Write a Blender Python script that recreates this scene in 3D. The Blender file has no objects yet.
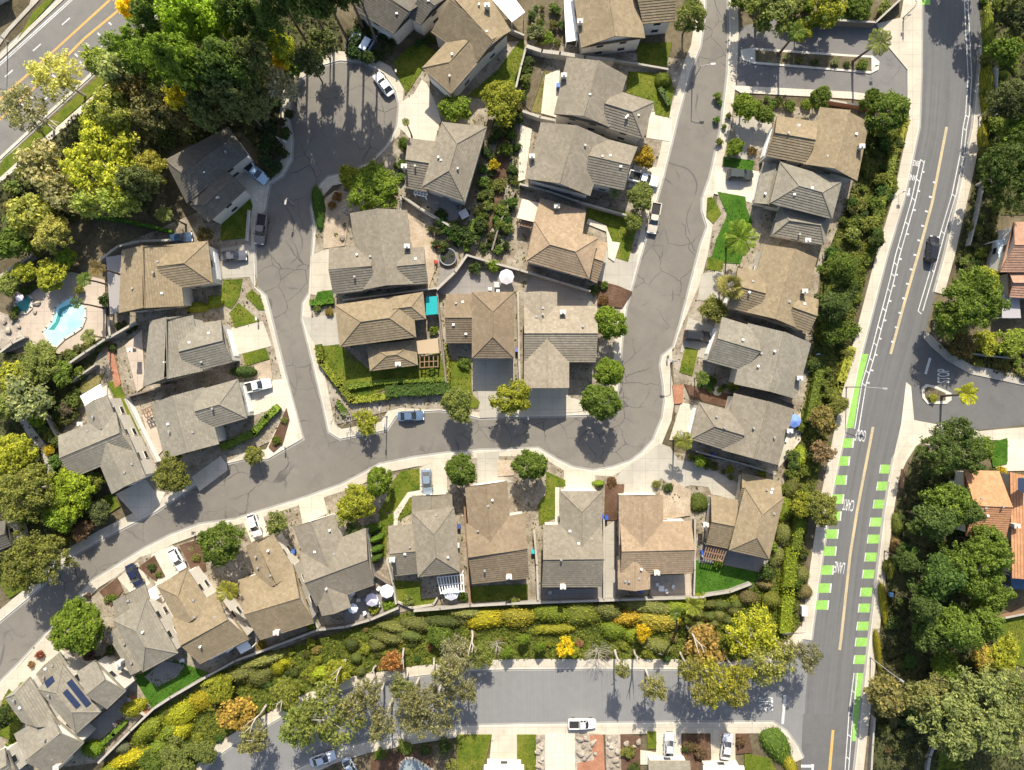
import bpy, math, random
import numpy as np
from mathutils import Vector
from mathutils.geometry import tessellate_polygon
R = random.Random(7)
SC = bpy.context.scene
COL = SC.collection
S = 0.18          # metres per photo pixel on the ground
H = 128.0         # height of the drone
EL = 42.0         # sun elevation, degrees

def P(px, py, z=0.0):
    k = S*(H-z)/H
    return Vector(((px-512)*k, (385-py)*k, z))
def lerp(a, b, t): return a+(b-a)*t

# ------------------------------------------------------------------ objects
def tag(o, label=None, cat=None, group=None, kind=None):
    if label: o['label'] = label
    if cat: o['category'] = cat
    if group: o['group'] = group
    if kind: o['kind'] = kind
    return o
def empty(name, loc, rz=0):
    o = bpy.data.objects.new(name, None); COL.objects.link(o)
    o.location = loc; o.rotation_euler = (0, 0, rz); o.empty_display_size = .5
    return o
def inst(name, mesh, parent=None, loc=(0,0,0), rot=(0,0,0), scale=(1,1,1), color=None):
    o = bpy.data.objects.new(name, mesh); COL.objects.link(o)
    o.location = loc; o.rotation_euler = rot; o.scale = scale
    if parent: o.parent = parent
    if color: o.color = (*color, 1)
    return o
class MB:
    def __init__(s): s.v=[]; s.f=[]; s.uv=[]
    def poly(s, pts, uv=None):
        n=len(s.v); s.v += [tuple(p) for p in pts]; s.f.append(list(range(n, n+len(pts))))
        s.uv += (uv if uv else [(p[0],p[1]) for p in pts])
    def box(s, c, d, rz=0):
        cx,cy,cz=c; a,b,h=d[0]/2,d[1]/2,d[2]/2; co,si=math.cos(rz),math.sin(rz)
        q=[]
        for z in (-h,h):
            for x,y in ((-a,-b),(a,-b),(a,b),(-a,b)):
                q.append((cx+x*co-y*si, cy+x*si+y*co, cz+z))
        for f in ((3,2,1,0),(4,5,6,7),(0,1,5,4),(1,2,6,5),(2,3,7,6),(3,0,4,7)):
            s.poly([q[i] for i in f])
    def prism(s, pts, z0, z1):
        # pts : list of (x,y), any winding
        ar=sum(pts[i-1][0]*pts[i][1]-pts[i][0]*pts[i-1][1] for i in range(len(pts)))
        if ar<0: pts=pts[::-1]
        tri=tessellate_polygon([[Vector((p[0],p[1],0)) for p in pts]])
        for t in tri:
            a,b,c=[pts[i] for i in t]
            if (b[0]-a[0])*(c[1]-a[1])-(b[1]-a[1])*(c[0]-a[0])<0: b,c=c,b
            s.poly([(a[0],a[1],z1),(b[0],b[1],z1),(c[0],c[1],z1)])
        n=len(pts)
        for i in range(n):
            a,b=pts[i],pts[(i+1)%n]
            s.poly([(a[0],a[1],z0),(b[0],b[1],z0),(b[0],b[1],z1),(a[0],a[1],z1)])
    def tube(s, pts, rad, n=6):
        pts=[Vector(p) for p in pts]; rings=[]
        if not hasattr(rad,'__len__'): rad=[rad]*len(pts)
        for i,p in enumerate(pts):
            d=(pts[min(i+1,len(pts)-1)]-pts[max(i-1,0)]).normalized()
            up=Vector((0,0,1)) if abs(d.z)<.95 else Vector((1,0,0))
            a=d.cross(up).normalized(); b=d.cross(a)
            rings.append([p+a*rad[i]*math.cos(2*math.pi*k/n)+b*rad[i]*math.sin(2*math.pi*k/n) for k in range(n)])
        for r0,r1 in zip(rings,rings[1:]):
            for k in range(n): s.poly([r0[k],r0[(k+1)%n],r1[(k+1)%n],r1[k]][::-1])
        s.poly(rings[0]); s.poly(rings[-1][::-1])
    def lathe(s, c, prof, n=12):
        rings=[[(c[0]+r*math.cos(2*math.pi*k/n), c[1]+r*math.sin(2*math.pi*k/n), c[2]+z) for k in range(n)] for r,z in prof]
        for r0,r1 in zip(rings,rings[1:]):
            for k in range(n): s.poly([r0[k],r0[(k+1)%n],r1[(k+1)%n],r1[k]])
        s.poly(rings[0][::-1]); s.poly(rings[-1])
    def mesh(s, name, m, smooth=False, weld=False):
        me=bpy.data.meshes.new(name); me.from_pydata(s.v,[],s.f)
        uvl=me.uv_layers.new(name='UVMap')
        uvl.data.foreach_set('uv', np.array([c for f in s.f for i in f for c in s.uv[i]], dtype=np.float32))
        if weld:
            import bmesh
            b=bmesh.new(); b.from_mesh(me); bmesh.ops.remove_doubles(b, verts=b.verts, dist=1e-4)
            bmesh.ops.recalc_face_normals(b, faces=b.faces); b.to_mesh(me); b.free()
        me.materials.append(m)
        if smooth: me.polygons.foreach_set('use_smooth',[True]*len(me.polygons))
        me.update(); return me
    def build(s, name, m, parent=None, smooth=False, loc=(0,0,0), weld=False):
        return inst(name, s.mesh(name, m, smooth, weld), parent, loc)

# ------------------------------------------------------------------ materials
class NT:
    def __init__(s, name, rough=.9, spec=.25):
        s.m=bpy.data.materials.new(name); s.m.use_nodes=True; s.t=s.m.node_tree
        s.b=s.t.nodes['Principled BSDF']; s.b.inputs['Roughness'].default_value=rough
        s.b.inputs['Specular IOR Level'].default_value=spec
    def n(s, typ, **kw):
        x=s.t.nodes.new('ShaderNode'+typ)
        for k,v in kw.items():
            if k[0]=='_': setattr(x,k[1:],v)
            else:
                i=x.inputs[int(k[1:])] if (k[0]=='i' and k[1:].isdigit()) else x.inputs[k]
                s.put(i,v)
        return x
    def put(s,i,v):
        if hasattr(v,'is_output') : s.t.links.new(v,i)
        elif hasattr(v,'outputs'): s.t.links.new(v.outputs[0],i)
        else:
            if hasattr(i.default_value,'__len__') and not hasattr(v,'__len__'): v=[v]*3
            if i.type=='RGBA' and len(v)==3: v=(*v,1)
            i.default_value=v
    def noise(s, vec, scale, det=3, rough=.55):
        return s.n('TexNoise', Vector=vec, Scale=scale, Detail=det, Roughness=rough).outputs['Fac']
    def ramp(s, fac, stops):
        x=s.n('ValToRGB', Fac=fac); e=x.color_ramp.elements
        while len(e)<len(stops): e.new(.5)
        for i,(p,c) in enumerate(stops):
            e[i].position=p; e[i].color=(*c,1) if hasattr(c,'__len__') else (c,c,c,1)
        return x.outputs[0]
    def mix(s, f, a, b, mode='MIX'):
        x=s.t.nodes.new('ShaderNodeMix'); x.data_type='RGBA'; x.blend_type=mode
        s.put(x.inputs[0],f); s.put(x.inputs[6],a); s.put(x.inputs[7],b); return x.outputs[2]
    def math(s, op, a, b=0.0):
        x=s.t.nodes.new('ShaderNodeMath'); x.operation=op; s.put(x.inputs[0],a); s.put(x.inputs[1],b); return x.outputs[0]
    def bump(s, h, st=.4, dist=.05):
        x=s.n('Bump', Height=h, Strength=st, Distance=dist); s.t.links.new(x.outputs[0], s.b.inputs['Normal'])
    def base(s,c): s.put(s.b.inputs['Base Color'],c); return s.m
    def pos(s): return s.n('NewGeometry').outputs['Position']
    def obj(s): return s.n('TexCoord').outputs['Object']
    def uv(s): return s.n('TexCoord').outputs['UV']

def flat(name, c, rough=.6, metal=0, spec=.4, var=.15):
    t=NT(name,rough,spec); t.b.inputs['Metallic'].default_value=metal
    f=t.noise(t.obj(),1.3,4)
    return t.base(t.mix(f,[x*(1-var) for x in c],[min(1,x*(1+var)) for x in c]))
def m_asphalt(name, c, cracks=0.0, seams=0.0):
    t=NT(name,.92,.2); p=t.pos()
    big=t.noise(p,.045,4,.6); mid=t.noise(p,.5,5,.7); fine=t.noise(p,6.0,3,.7)
    col=t.mix(t.ramp(big,[(.3,0.0),(.7,1.0)]),[x*.84 for x in c],[x*1.13 for x in c])
    col=t.mix(t.ramp(mid,[(.35,0.0),(.65,1.0)]),t.mix(.7,col,(.0,.0,.0),'MIX') if False else col, t.mix(1.0,col,(1.14,1.12,1.08),'MULTIPLY'))
    col=t.mix(t.math('MULTIPLY',fine,.35),col,(c[0]*.45,c[1]*.45,c[2]*.47))
    if cracks:
        # meandering sealed cracks: contour lines of soft noise, broken up by a mask, plus a few branching ones
        def iso(sc,w,seed,det=2.5):
            q=t.n('VectorMath',_operation='ADD',i0=p,i1=(seed,seed*1.7,0))
            n=t.noise(q,sc,det,.5); return t.ramp(t.math('ABSOLUTE',t.math('SUBTRACT',n,.5)),[(w*.4,1.0),(w,0.0)])
        k1=t.math('MULTIPLY',iso(.045,.0035,3,1.2),t.ramp(t.noise(p,.11,2),[(.5,0.0),(.58,.8)]))
        k2=t.math('MULTIPLY',iso(.1,.005,31,1.6),t.ramp(t.noise(p,.083,2),[(.6,0.0),(.66,1.0)]))
        w=t.n('TexNoise',Vector=p,Scale=.5,Detail=4.0).outputs['Color']
        dd=t.n('VectorMath',_operation='MULTIPLY_ADD',i0=w,i1=(1.5,1.5,0),i2=p)
        v=t.n('TexVoronoi',_feature='DISTANCE_TO_EDGE',Vector=dd,Scale=.23).outputs['Distance']
        k3=t.math('MULTIPLY',t.ramp(v,[(.006,.9),(.017,0.0)]),t.ramp(t.noise(p,.075,3),[(.46,0.0),(.55,1.0)]))
        k=t.math('MAXIMUM',t.math('MAXIMUM',k1,k2),k3)
        col=t.mix(t.math('MULTIPLY',k,cracks),col,(c[0]*.3,c[1]*.3,c[2]*.34))
        # oil drips, patches of newer seal and a few pale scuffs
        col=t.mix(t.math('MULTIPLY',t.ramp(t.noise(p,.21,4,.6),[(.56,0.0),(.62,1.0)]),.22),col,[x*.6 for x in c])
        col=t.mix(t.math('MULTIPLY',t.ramp(t.noise(p,1.3,5,.75),[(.62,0.0),(.75,1.0)]),.5),col,[x*1.5 for x in c])
    t.bump(fine,.3,.02)
    return t.base(col)
def m_tracks(name, c, ncol=8):
    # road laid as a strip: UV.x runs across it, so traffic polish follows the lanes
    t=NT(name,.9,.22); p=t.pos(); sx=t.n('SeparateXYZ',Vector=t.uv())
    st=t.n('CombineXYZ',X=t.math('MULTIPLY',sx.outputs[0],9.0),Y=t.math('MULTIPLY',sx.outputs[1],.02))
    streak=t.noise(st.outputs[0],1.6,4,.6); big=t.noise(p,.05,4,.6); fine=t.noise(p,5.0,3,.7); mid=t.noise(p,.6,5,.7)
    col=t.mix(t.ramp(streak,[(.35,0.0),(.68,1.0)]),[x*.86 for x in c],[x*1.22 for x in c])
    col=t.mix(t.math('MULTIPLY',big,.5),col,[x*.75 for x in c])
    col=t.mix(t.math('MULTIPLY',t.ramp(mid,[(.4,0.0),(.7,1.0)]),.3),col,[x*1.3 for x in c])
    col=t.mix(t.math('MULTIPLY',fine,.3),col,[x*.5 for x in c]); t.bump(fine,.25,.02)
    return t.base(col)
def m_concrete(name, c, joint=1.0):
    t=NT(name,.85,.3); p=t.pos()
    big=t.noise(p,.22,5,.65); fine=t.noise(p,4.0,4,.7)
    col=t.mix(t.ramp(big,[(.3,0.0),(.72,1.0)]),[x*.8 for x in c],[min(.9,x*1.1) for x in c])
    col=t.mix(t.math('MULTIPLY',t.ramp(t.noise(p,.9,5,.75),[(.55,0.0),(.75,1.0)]),.45),col,[x*.66 for x in c])
    w=t.n('TexBrick',Vector=p,Scale=1.0); w.inputs['Brick Width'].default_value=2.4; w.inputs['Row Height'].default_value=2.2
    w.inputs['Mortar Size'].default_value=.035; w.offset=0
    col=t.mix(t.math('MULTIPLY',w.outputs['Fac'],.6*joint),col,[x*.5 for x in c])
    col=t.mix(t.math('MULTIPLY',t.ramp(t.noise(p,.45,3,.6),[(.6,0.0),(.72,1.0)]),.35),col,(c[0]*.6,c[1]*.56,c[2]*.5))
    col=t.mix(t.math('MULTIPLY',fine,.2),col,[x*.6 for x in c])
    return t.base(col)
def m_mottle(name, cols, s1=.25, s2=2.5, bump=.6, rough=.95):
    t=NT(name,rough,.12); p=t.pos()
    a=t.noise(p,s1,5,.65); b=t.noise(p,s2,5,.75)
    n=len(cols); f=t.math('ADD',t.math('MULTIPLY',a,.6),t.math('MULTIPLY',b,.4))
    col=t.ramp(f,[(.32+.36*i/(n-1),c) for i,c in enumerate(cols)])
    fine=t.noise(p,9.0,3,.8)
    col=t.mix(t.ramp(fine,[(.4,.45),(.62,0.0)]),col,[x*.35 for x in cols[0]])
    t.bump(b,bump,.15); return t.base(col)
def m_roof(name, c):
    t=NT(name,.88,.2); uv=t.uv(); p=t.obj()
    w=t.n('TexBrick',Vector=uv,Scale=1.0); w.inputs['Brick Width'].default_value=.42; w.inputs['Row Height'].default_value=.43
    w.inputs['Mortar Size'].default_value=.018; w.inputs['Bias'].default_value=0.0
    w.inputs['Color1'].default_value=(*[x*.84 for x in c],1); w.inputs['Color2'].default_value=(*[x*1.14 for x in c],1)
    w.inputs['Mortar'].default_value=(*[x*.74 for x in c],1)
    big=t.noise(p,.18,5,.65); mid=t.noise(p,1.1,5,.7); fine=t.noise(p,5.0,3,.75)
    col=t.mix(t.math('MULTIPLY',t.ramp(big,[(.42,0.0),(.66,1.0)]),.6),w.outputs['Color'],[x*.68 for x in c])
    col=t.mix(t.math('MULTIPLY',t.ramp(mid,[(.5,0.0),(.7,1.0)]),.55),col,(c[0]*.66,c[1]*.62,c[2]*.48))
    col=t.mix(t.math('MULTIPLY',t.ramp(fine,[(.5,0.0),(.8,1.0)]),.35),col,[min(.8,x*1.5) for x in c])
    return t.base(col)
def m_leaf(name, trans=.42, attr=None):
    t=NT(name,.75,.2); oi=t.n('Attribute',_attribute_name=attr).outputs['Color'] if attr else t.n('ObjectInfo').outputs['Color']; g=t.n('NewGeometry')
    r=g.outputs['Random Per Island']
    f=t.ramp(r,[(0.0,(.5,.55,.5)),(.35,(.92,.95,.85)),(.75,(1.3,1.28,1.1)),(1.0,(1.95,1.8,1.35))])
    col=t.mix(1.0,oi,f,'MULTIPLY'); t.base(col)
    tr=t.n('BsdfTranslucent',Color=t.mix(1.0,col,(1.3,1.35,.7),'MULTIPLY'))
    mx=t.t.nodes.new('ShaderNodeMixShader'); mx.inputs[0].default_value=trans
    t.t.links.new(t.b.outputs[0],mx.inputs[1]); t.t.links.new(tr.outputs[0],mx.inputs[2])
    t.t.links.new(mx.outputs[0],t.t.nodes['Material Output'].inputs[0]); return t.m
def m_tint(name, rough, metal=0, spec=.5, coat=0):
    t=NT(name,rough,spec); t.b.inputs['Metallic'].default_value=metal; t.b.inputs['Coat Weight'].default_value=coat
    oi=t.n('ObjectInfo').outputs['Color']; f=t.noise(t.obj(),2.0,3)
    return t.base(t.mix(t.math('MULTIPLY',f,.25),oi,t.mix(1.0,oi,(.6,.6,.6),'MULTIPLY')))

M={}
M['street']=m_asphalt('aged_asphalt',(.162,.150,.132),.8)
M['arterial']=m_asphalt('wide_road_asphalt',(.165,.16,.152),.15)
M['drive']=m_asphalt('drive_asphalt',(.16,.155,.152),.35)
M['main']=m_tracks('road_asphalt',(.125,.125,.125))
M['low']=m_tracks('pale_road_asphalt',(.185,.184,.182))
M['dark_road']=m_asphalt('junction_asphalt',(.115,.114,.114),.1)
M['conc']=m_concrete('concrete',(.46,.415,.335))
M['conc2']=m_concrete('pale_concrete',(.52,.47,.39))
M['conc3']=m_concrete('weathered_concrete',(.36,.335,.285))
M['kerb']=m_concrete('kerb_concrete',(.52,.49,.43),0)
M['gutter']=m_concrete('gutter_concrete',(.29,.275,.25),.5)
M['lawn']=m_mottle('lawn_grass',[(.035,.065,.008),(.085,.125,.012),(.15,.165,.022),(.24,.2,.06)],.3,2.0)
M['lawn2']=m_mottle('lush_grass',[(.022,.06,.008),(.04,.11,.010),(.065,.145,.016),(.10,.15,.03)],.3,2.5)
M['dry']=m_mottle('dry_grass',[(.10,.10,.03),(.19,.17,.06),(.27,.22,.10)],.3,2.0)
M['soil']=m_mottle('garden_soil',[(.05,.043,.025),(.10,.083,.05),(.17,.14,.09),(.26,.21,.14)],.12,1.3)
M['mulch']=m_mottle('brown_mulch',[(.06,.035,.022),(.12,.07,.045),(.2,.13,.09)],.4,3.0)
M['gravel']=m_mottle('beige_gravel',[(.28,.22,.15),(.42,.34,.25),(.58,.49,.38)],.4,4.0)
M['rock']=m_mottle('pale_stones',[(.16,.13,.10),(.36,.31,.25),(.6,.54,.46)],.5,2.2)
M['patio']=m_concrete('grey_patio',(.22,.205,.19))
M['pinkpave']=m_concrete('pink_paving',(.42,.35,.28))
M['brick']=m_mottle('brick_paving',[(.28,.13,.08),(.38,.18,.11),(.46,.25,.16)],.5,4.0)
M['bark']=m_mottle('tree_bark',[(.10,.075,.05),(.2,.16,.12)],.8,4)
M['pale_bark']=m_mottle('pale_bark',[(.34,.29,.25),(.62,.56,.5)],.5,3)
M['leaf']=m_leaf('leaf'); M['leaf_mass']=m_leaf('leaf_mass',.42,'tint'); M['leaf_dense']=m_leaf('clipped_leaf',.15)
M['stucco']=m_mottle('cream_stucco',[(.56,.52,.45),(.65,.61,.54),(.71,.67,.6)],.3,3,.15,.9)
M['white']=flat('white_paint',(.8,.79,.76),.6,var=.06)
M['gwall']=m_mottle('block_wall',[(.2,.185,.165),(.31,.29,.26),(.4,.375,.335)],.4,2.5,.2)
M['fence']=flat('weathered_fence',(.17,.14,.115),.9)
M['glass']=flat('dark_glass',(.025,.03,.036),.12,0,.6)
M['solar']=flat('solar_cell',(.018,.026,.06),.16,.1,.6)
M['black']=flat('black_rubber',(.02,.02,.02),.8)
M['chrome']=flat('bright_metal',(.6,.6,.6),.3,.9)
M['lampmetal']=flat('grey_metal',(.36,.35,.33),.5,.4)
M['red']=flat('red_lens',(.4,.02,.02),.3)
M['lens']=flat('clear_lens',(.8,.8,.78),.15)
M['wood']=flat('stained_wood',(.2,.12,.07),.8)
M['tint']=m_tint('painted_surface',.6)
M['car']=m_tint('car_paint',.32,.15,.5,.6)
M['cloth']=m_tint('outdoor_cloth',.9,0,.2)
def m_paint(name,c,wear):
    t=NT(name,.85,.2); p=t.pos(); f=t.ramp(t.noise(p,3.5,5,.8),[(.5-wear,0.0),(.72,1.0)]); g=t.ramp(t.noise(p,.25,3),[(.35,0.0),(.7,1.0)])
    return t.base(t.mix(t.math('MULTIPLY',t.math('ADD',f,t.math('MULTIPLY',g,.5)),.6),c,(.15,.147,.14)))
M['line_white']=m_paint('white_road_paint',(.60,.60,.585),.08); M['line_yellow']=m_paint('yellow_road_paint',(.55,.33,.08),.08); M['line_cream']=m_paint('faded_yellow_paint',(.46,.37,.215),.08)
M['yard']=m_mottle('bare_yard',[(.10,.08,.055),(.23,.19,.14),(.36,.315,.245),(.46,.41,.34)],.35,2.2)
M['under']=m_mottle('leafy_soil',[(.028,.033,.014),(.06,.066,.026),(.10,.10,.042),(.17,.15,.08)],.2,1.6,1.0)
M['slope']=m_mottle('slope_plants',[(.03,.045,.010),(.075,.10,.016),(.13,.15,.022),(.19,.175,.05)],.22,1.6,1.0)
M['green']=m_mottle('green_lane_paint',[(.15,.25,.08),(.24,.46,.10),(.28,.53,.12),(.36,.58,.2)],.3,3,.05,.85)
def m_pool():
    t=NT('pool_water',.06,.5); p=t.pos()
    w=t.n('TexVoronoi',Vector=p,Scale=1.1,_feature='DISTANCE_TO_EDGE').outputs['Distance']
    t.bump(t.noise(p,1.5,2),.12,.1)
    return t.base(t.mix(t.ramp(t.noise(p,.35,3),[(.35,0.0),(.65,1.0)]),(.26,.60,.68),(.42,.74,.78)))
M['pool']=m_pool(); M['teal']=flat('teal_water',(.05,.24,.22),.1)

ROOF={}
def roofmat(c):
    k=tuple(round(x,3) for x in c)
    if k not in ROOF: ROOF[k]=m_roof('roof_tile_%d'%len(ROOF) if False else 'roof_tile',c)
    return ROOF[k]
SKY,SUN,EXPO=.11,4.5,.97
# ------------------------------------------------------------------ the ground and everything laid on it
ZC=[0.156]
SHEETS=[]
def sheet(name, pts, m, label, z=None, kind='structure', cat=None, z0=-.05):
    if z is None: ZC[0]+=.002; z=ZC[0]
    b=MB(); b.prism([tuple(P(*p)[:2]) for p in pts], z0, z); SHEETS.append((pts,z))
    o=b.build(name,m); tag(o,label,cat or name.replace('_',' '),None,kind); return o
def pip(pts,x,y):
    c=False
    for i in range(len(pts)):
        (x0,y0),(x1,y1)=pts[i-1],pts[i]
        if (y0>y)!=(y1>y) and x<x0+(x1-x0)*(y-y0)/(y1-y0): c=not c
    return c
def gz(px,py): return max([0]+[z for pts,z in SHEETS if pip(pts,px,py)])
g=MB(); g.poly([(-400,-400,0),(400,-400,0),(400,400,0),(-400,400,0)])
tag(g.build('ground',M['soil']),'bare brown earth and leaf litter under the whole neighbourhood','ground',None,'structure')

RES=[(-30,648),(0,622),(35,593),(70,558),(103,539),(156,512),(190,489),(226,464),(245,459.5),(268,459),(303,439),
 (288,384),(270,311),(266,296),(256,287),(255,256),(256,221),(265,211),(270,184),(283,176),(292,160),(293,140),(289,118),(291,97),(302,79),(318,67),(340,61),(363,63),(384,74),(396,92),(399,106),(397,127),(387,146),(370,163),(343,174),(328,177),(315,191),(311,208),(314,228),(312,255),(310,292),(303,303),(302,319),(318,384),(329,432),
 (340,439),(372,433),(387,430),(396,416),(410,412.5),(440,410.5),(462,414),(480,418.5),(520,417),(560,416),(590,415),(608,409),(617,396),(620,370),(622,340),(626,308),(641,255),(663,178),(678,117),(690,72),(700,48),(705,15),(706,-30),
 (726,-30),(728,0),(729,33),(727,75),(721,126),(710,176),(702,199),(702,211),(707,227),(700,246),(690,285),(680,324),(673,347),(662,356),(660,365),(663,384),(664.5,402),(662,418),(653,440),(641,453),(630,461),(613,467),(593,470.5),(573,467),(558,460),(538,448),(513,449),(480,450),(446,453),(415,457),(380,464),(340,485),(300,499),(260,511),(236,519),(200,524),(170,535),(143,549),(93,580),(81,593),(48,632),(20,662),(-30,712)]
sheet('street',RES,M['street'],'cracked grey brown residential street with a cul-de-sac and a bend',.02)
def offset(path, d, closed=False):
    out=[]; n=len(path)
    for i in range(n):
        a=path[i-1] if (i or closed) else path[i]; b=path[(i+1)%n] if (i<n-1 or closed) else path[i]; p=path[i]
        def nr(u,v):
            dx,dy=v[0]-u[0],v[1]-u[1]; L=math.hypot(dx,dy) or 1; return (dy/L,-dx/L)
        n1=nr(a,p) if a!=p else nr(p,b); n2=nr(p,b) if b!=p else n1
        mx,my=n1[0]+n2[0],n1[1]+n2[1]; L=math.hypot(mx,my) or 1; mx/=L; my/=L
        c=max(.55,mx*n1[0]+my*n1[1]); out.append((p[0]+mx*d/c,p[1]+my*d/c))
    return out
def band(name, path, d0, d1, m, label, z, kind='structure', z0=-.05):
    a=offset(path,d0); b=offset(path,d1); mb=MB()
    A=[P(*p) for p in a]; B=[P(*p) for p in b]; u=0
    for i in range(len(path)-1):
        q=[A[i],A[i+1],B[i+1],B[i]]; L=(A[i+1]-A[i]).length
        uv=[(0,u),(0,u+L),(1,u+L),(1,u)]; u+=L
        t=[(p.x,p.y,z) for p in q]
        if (t[1][0]-t[0][0])*(t[2][1]-t[0][1])-(t[1][1]-t[0][1])*(t[2][0]-t[0][0])<0: t=t[::-1]; uv=uv[::-1]
        mb.poly(t,uv)
        for s in (A,B): mb.poly([(s[i].x,s[i].y,z0),(s[i+1].x,s[i+1].y,z0),(s[i+1].x,s[i+1].y,z),(s[i].x,s[i].y,z)])
    return tag(mb.build(name,m),label,name.replace('_',' '),None,kind)
i1=RES.index((706,-30)); i2=RES.index((726,-30))
for path,lab in ((RES[:i1+1],'north and west kerb of the residential street'),(RES[i2:],'south and east kerb of the residential street')):
    band('gutter',path,-1.6,.3,M['gutter'],'pale concrete gutter on the '+lab,.03)
    band('kerb',path,.3,1.3,M['kerb'],'raised concrete edge, '+lab,.15)
    band('pavement',path,1.3,9.5,M['conc'],'concrete pavement behind the '+lab,.14)

# main road on the right, laid as a strip
ML=[(922,-40),(921.5,0),(921,71),(919,127),(904,199),(887,255),(862,352),(846,427),(830,505),(819,580),(811,640),(806,690),(803,740),(800,820)]
MR=[(990,-40),(985,0),(976,93),(972,128),(960,186),(944,256),(930,315),(914,370),(907,395),(893,459),(884,512),(869,639),(862,700),(855,770),(849,820)]
def strip(name, L, Rr, m, label, z, n=40):
    def samp(path,k):
        ys=[p[1] for p in path]; y=ys[0]+(ys[-1]-ys[0])*k/n
        for a,b in zip(path,path[1:]):
            if a[1]<=y<=b[1]: return lerp(a[0],b[0],(y-a[1])/(b[1]-a[1])),y
        return path[-1]
    mb=MB()
    for k in range(n):
        q=[samp(L,k),samp(Rr,k),samp(Rr,k+1),samp(L,k+1)]; t=[P(*p) for p in q]
        v0,v1=t[0].y,t[3].y
        mb.poly([(p.x,p.y,z) for p in t][::-1],[(0,v0),(1,v0),(1,v1),(0,v1)][::-1])
    return tag(mb.build(name,m),label,'road',None,'structure')
strip('road',ML,MR,M['main'],'two lane grey asphalt main road running down the right side',.024)
sheet('road',[(803,714),(858,714),(848,830),(798,830)],M['dark_road'],'darker asphalt square of the main road at the lower junction',.028,cat='road')
BOT=[(180,800),(215,758),(235,744),(290,712),(320,698),(355,686),(415,676),(460,671),(510,669),(600,668.6),(690,669),(735,672),(768,664),(795,648),(808,632)]
BOS=[(230,830),(285,775),(330,753),(365,742),(410,733),(456,726),(510,724.5),(680,722),(773,722),(786,731),(797,745),(803,758),(806,790)]
sheet('road',BOT+[(820,640),(815,720),(806,790)]+BOS[::-1],M['low'],'grey asphalt side road along the foot of the photo',.022,cat='road')
band('pavement',BOT,0,9,M['conc'],'concrete pavement under the hedge slope beside the lower road',.14) if False else None
PZ=[0]
def pav(path,lab,w=9,side=1,g=1.8):
    PZ[0]+=.0006; dz=PZ[0]
    band('gutter',path,-side*g,side*.2,M['gutter'],'pale gutter strip '+lab,.031+dz)
    band('kerb',path,side*.2,side*1.2,M['kerb'],'raised kerb '+lab,.15+dz)
    band('pavement',path,side*1.2,side*w,M['conc'],'concrete pavement '+lab,.134+dz)
pav(BOT,'below the clipped hedge slope',10,1)
pav(BOS[:-1],'in front of the houses at the foot of the photo',11,-1)
pav(ML[:11],'on the left side of the main road',11,-1)
pav([(990,-40),(985,0),(976,93),(972,128),(960,186),(944,256),(934,292)],'on the upper right side of the main road',10,1)
pav([(905,440),(893,459),(884,512),(869,639),(862,700),(852,790)],'on the lower right side of the main road',9,1)
# small drives and side street
sheet('driveway',[(733,30),(770,18),(829,20),(876,24),(886,46),(907,70),(907,99),(850,92),(737,86)],M['drive'],'grey asphalt private drive split by a long planted island',.03)
sheet('pavement',[(876,24),(900,18),(905,-10),(921,-10),(921,72),(919,120),(912,120),(907,99),(907,70),(887,46)],M['conc'],'concrete corner apron between the private drive and main road')
sheet('pavement',[(729,86),(737,86),(850,92),(907,99),(907,106),(850,99),(740,93)],M['conc2'],'pale concrete strip below the private drive')
sheet('side_street',[(906,384),(913,352),(926,337),(932,345),(947,360),(970,373),(1060,392),(1060,422),(1024,425),(980,430),(947,426),(915,421),(904,432),(895,455)],M['dark_road'],'dark asphalt side street joining the main road at right',.034)
sheet('gutter',[(906,382),(911,386),(914,420),(935,424),(952,427),(932,435),(916,446),(906,462),(897,482),(888,482),(893,459),(901,424)],M['conc2'],'pale concrete gutter and corner ramp at the side street mouth',.04)
sheet('pavement',[(924,330),(933,337),(948,352),(971,365),(1060,383),(1060,393),(970,374),(947,361),(930,346),(923,338)],M['conc3'],'curved grey pavement on the upper side of the side street')
sheet('pavement',[(935,425),(980,431),(1060,424),(1060,440),(1008,440),(985,440),(950,437),(930,436)],M['conc'],'concrete pavement on the lower side of the side street')
sheet('driveway',[(1007,440),(1060,436),(1060,470),(998,471),(994,466),(1007,462)],M['conc2'],'pale concrete drive beside the small lush lawn at right')
# arterial in the top left corner
sheet('road',[(-40,92),(-20,73),(0,55),(58,0),(95,-35),(215,-35),(166,8),(123,48),(43,121),(0,161),(-40,198)],M['arterial'],'multi lane grey road crossing the top left corner',.024,cat='road')
pav([(-40,92),(0,55),(58,0),(95,-35)],'on the outer side of the top left road',4,-1)
pav([(215,-35),(166,8),(123,48),(43,121),(0,161),(-40,198)],'on the inner side of the top left road',3,-1)
sheet('path',[(-10,183),(60,125),(107,84),(111,88),(62,131),(-10,192)],M['conc2'],'pale footpath behind the grass verge of the top left road')
sheet('path',[(-10,48),(30,5),(34,-10),(45,-10),(40,0),(10,32),(-10,60)],M['conc3'],'footpath in the very top left corner')
sheet('grass',[(3,160),(44,126),(104,72),(107,82),(60,124),(-2,180)],M['lawn'],'narrow grass verge along the top left road',kind='stuff')
sheet('grass',[(18,40),(34,12),(56,-8),(62,-8),(24,33)],M['lawn'],'green verge on the outer side of the top left road',kind='stuff')

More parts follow.
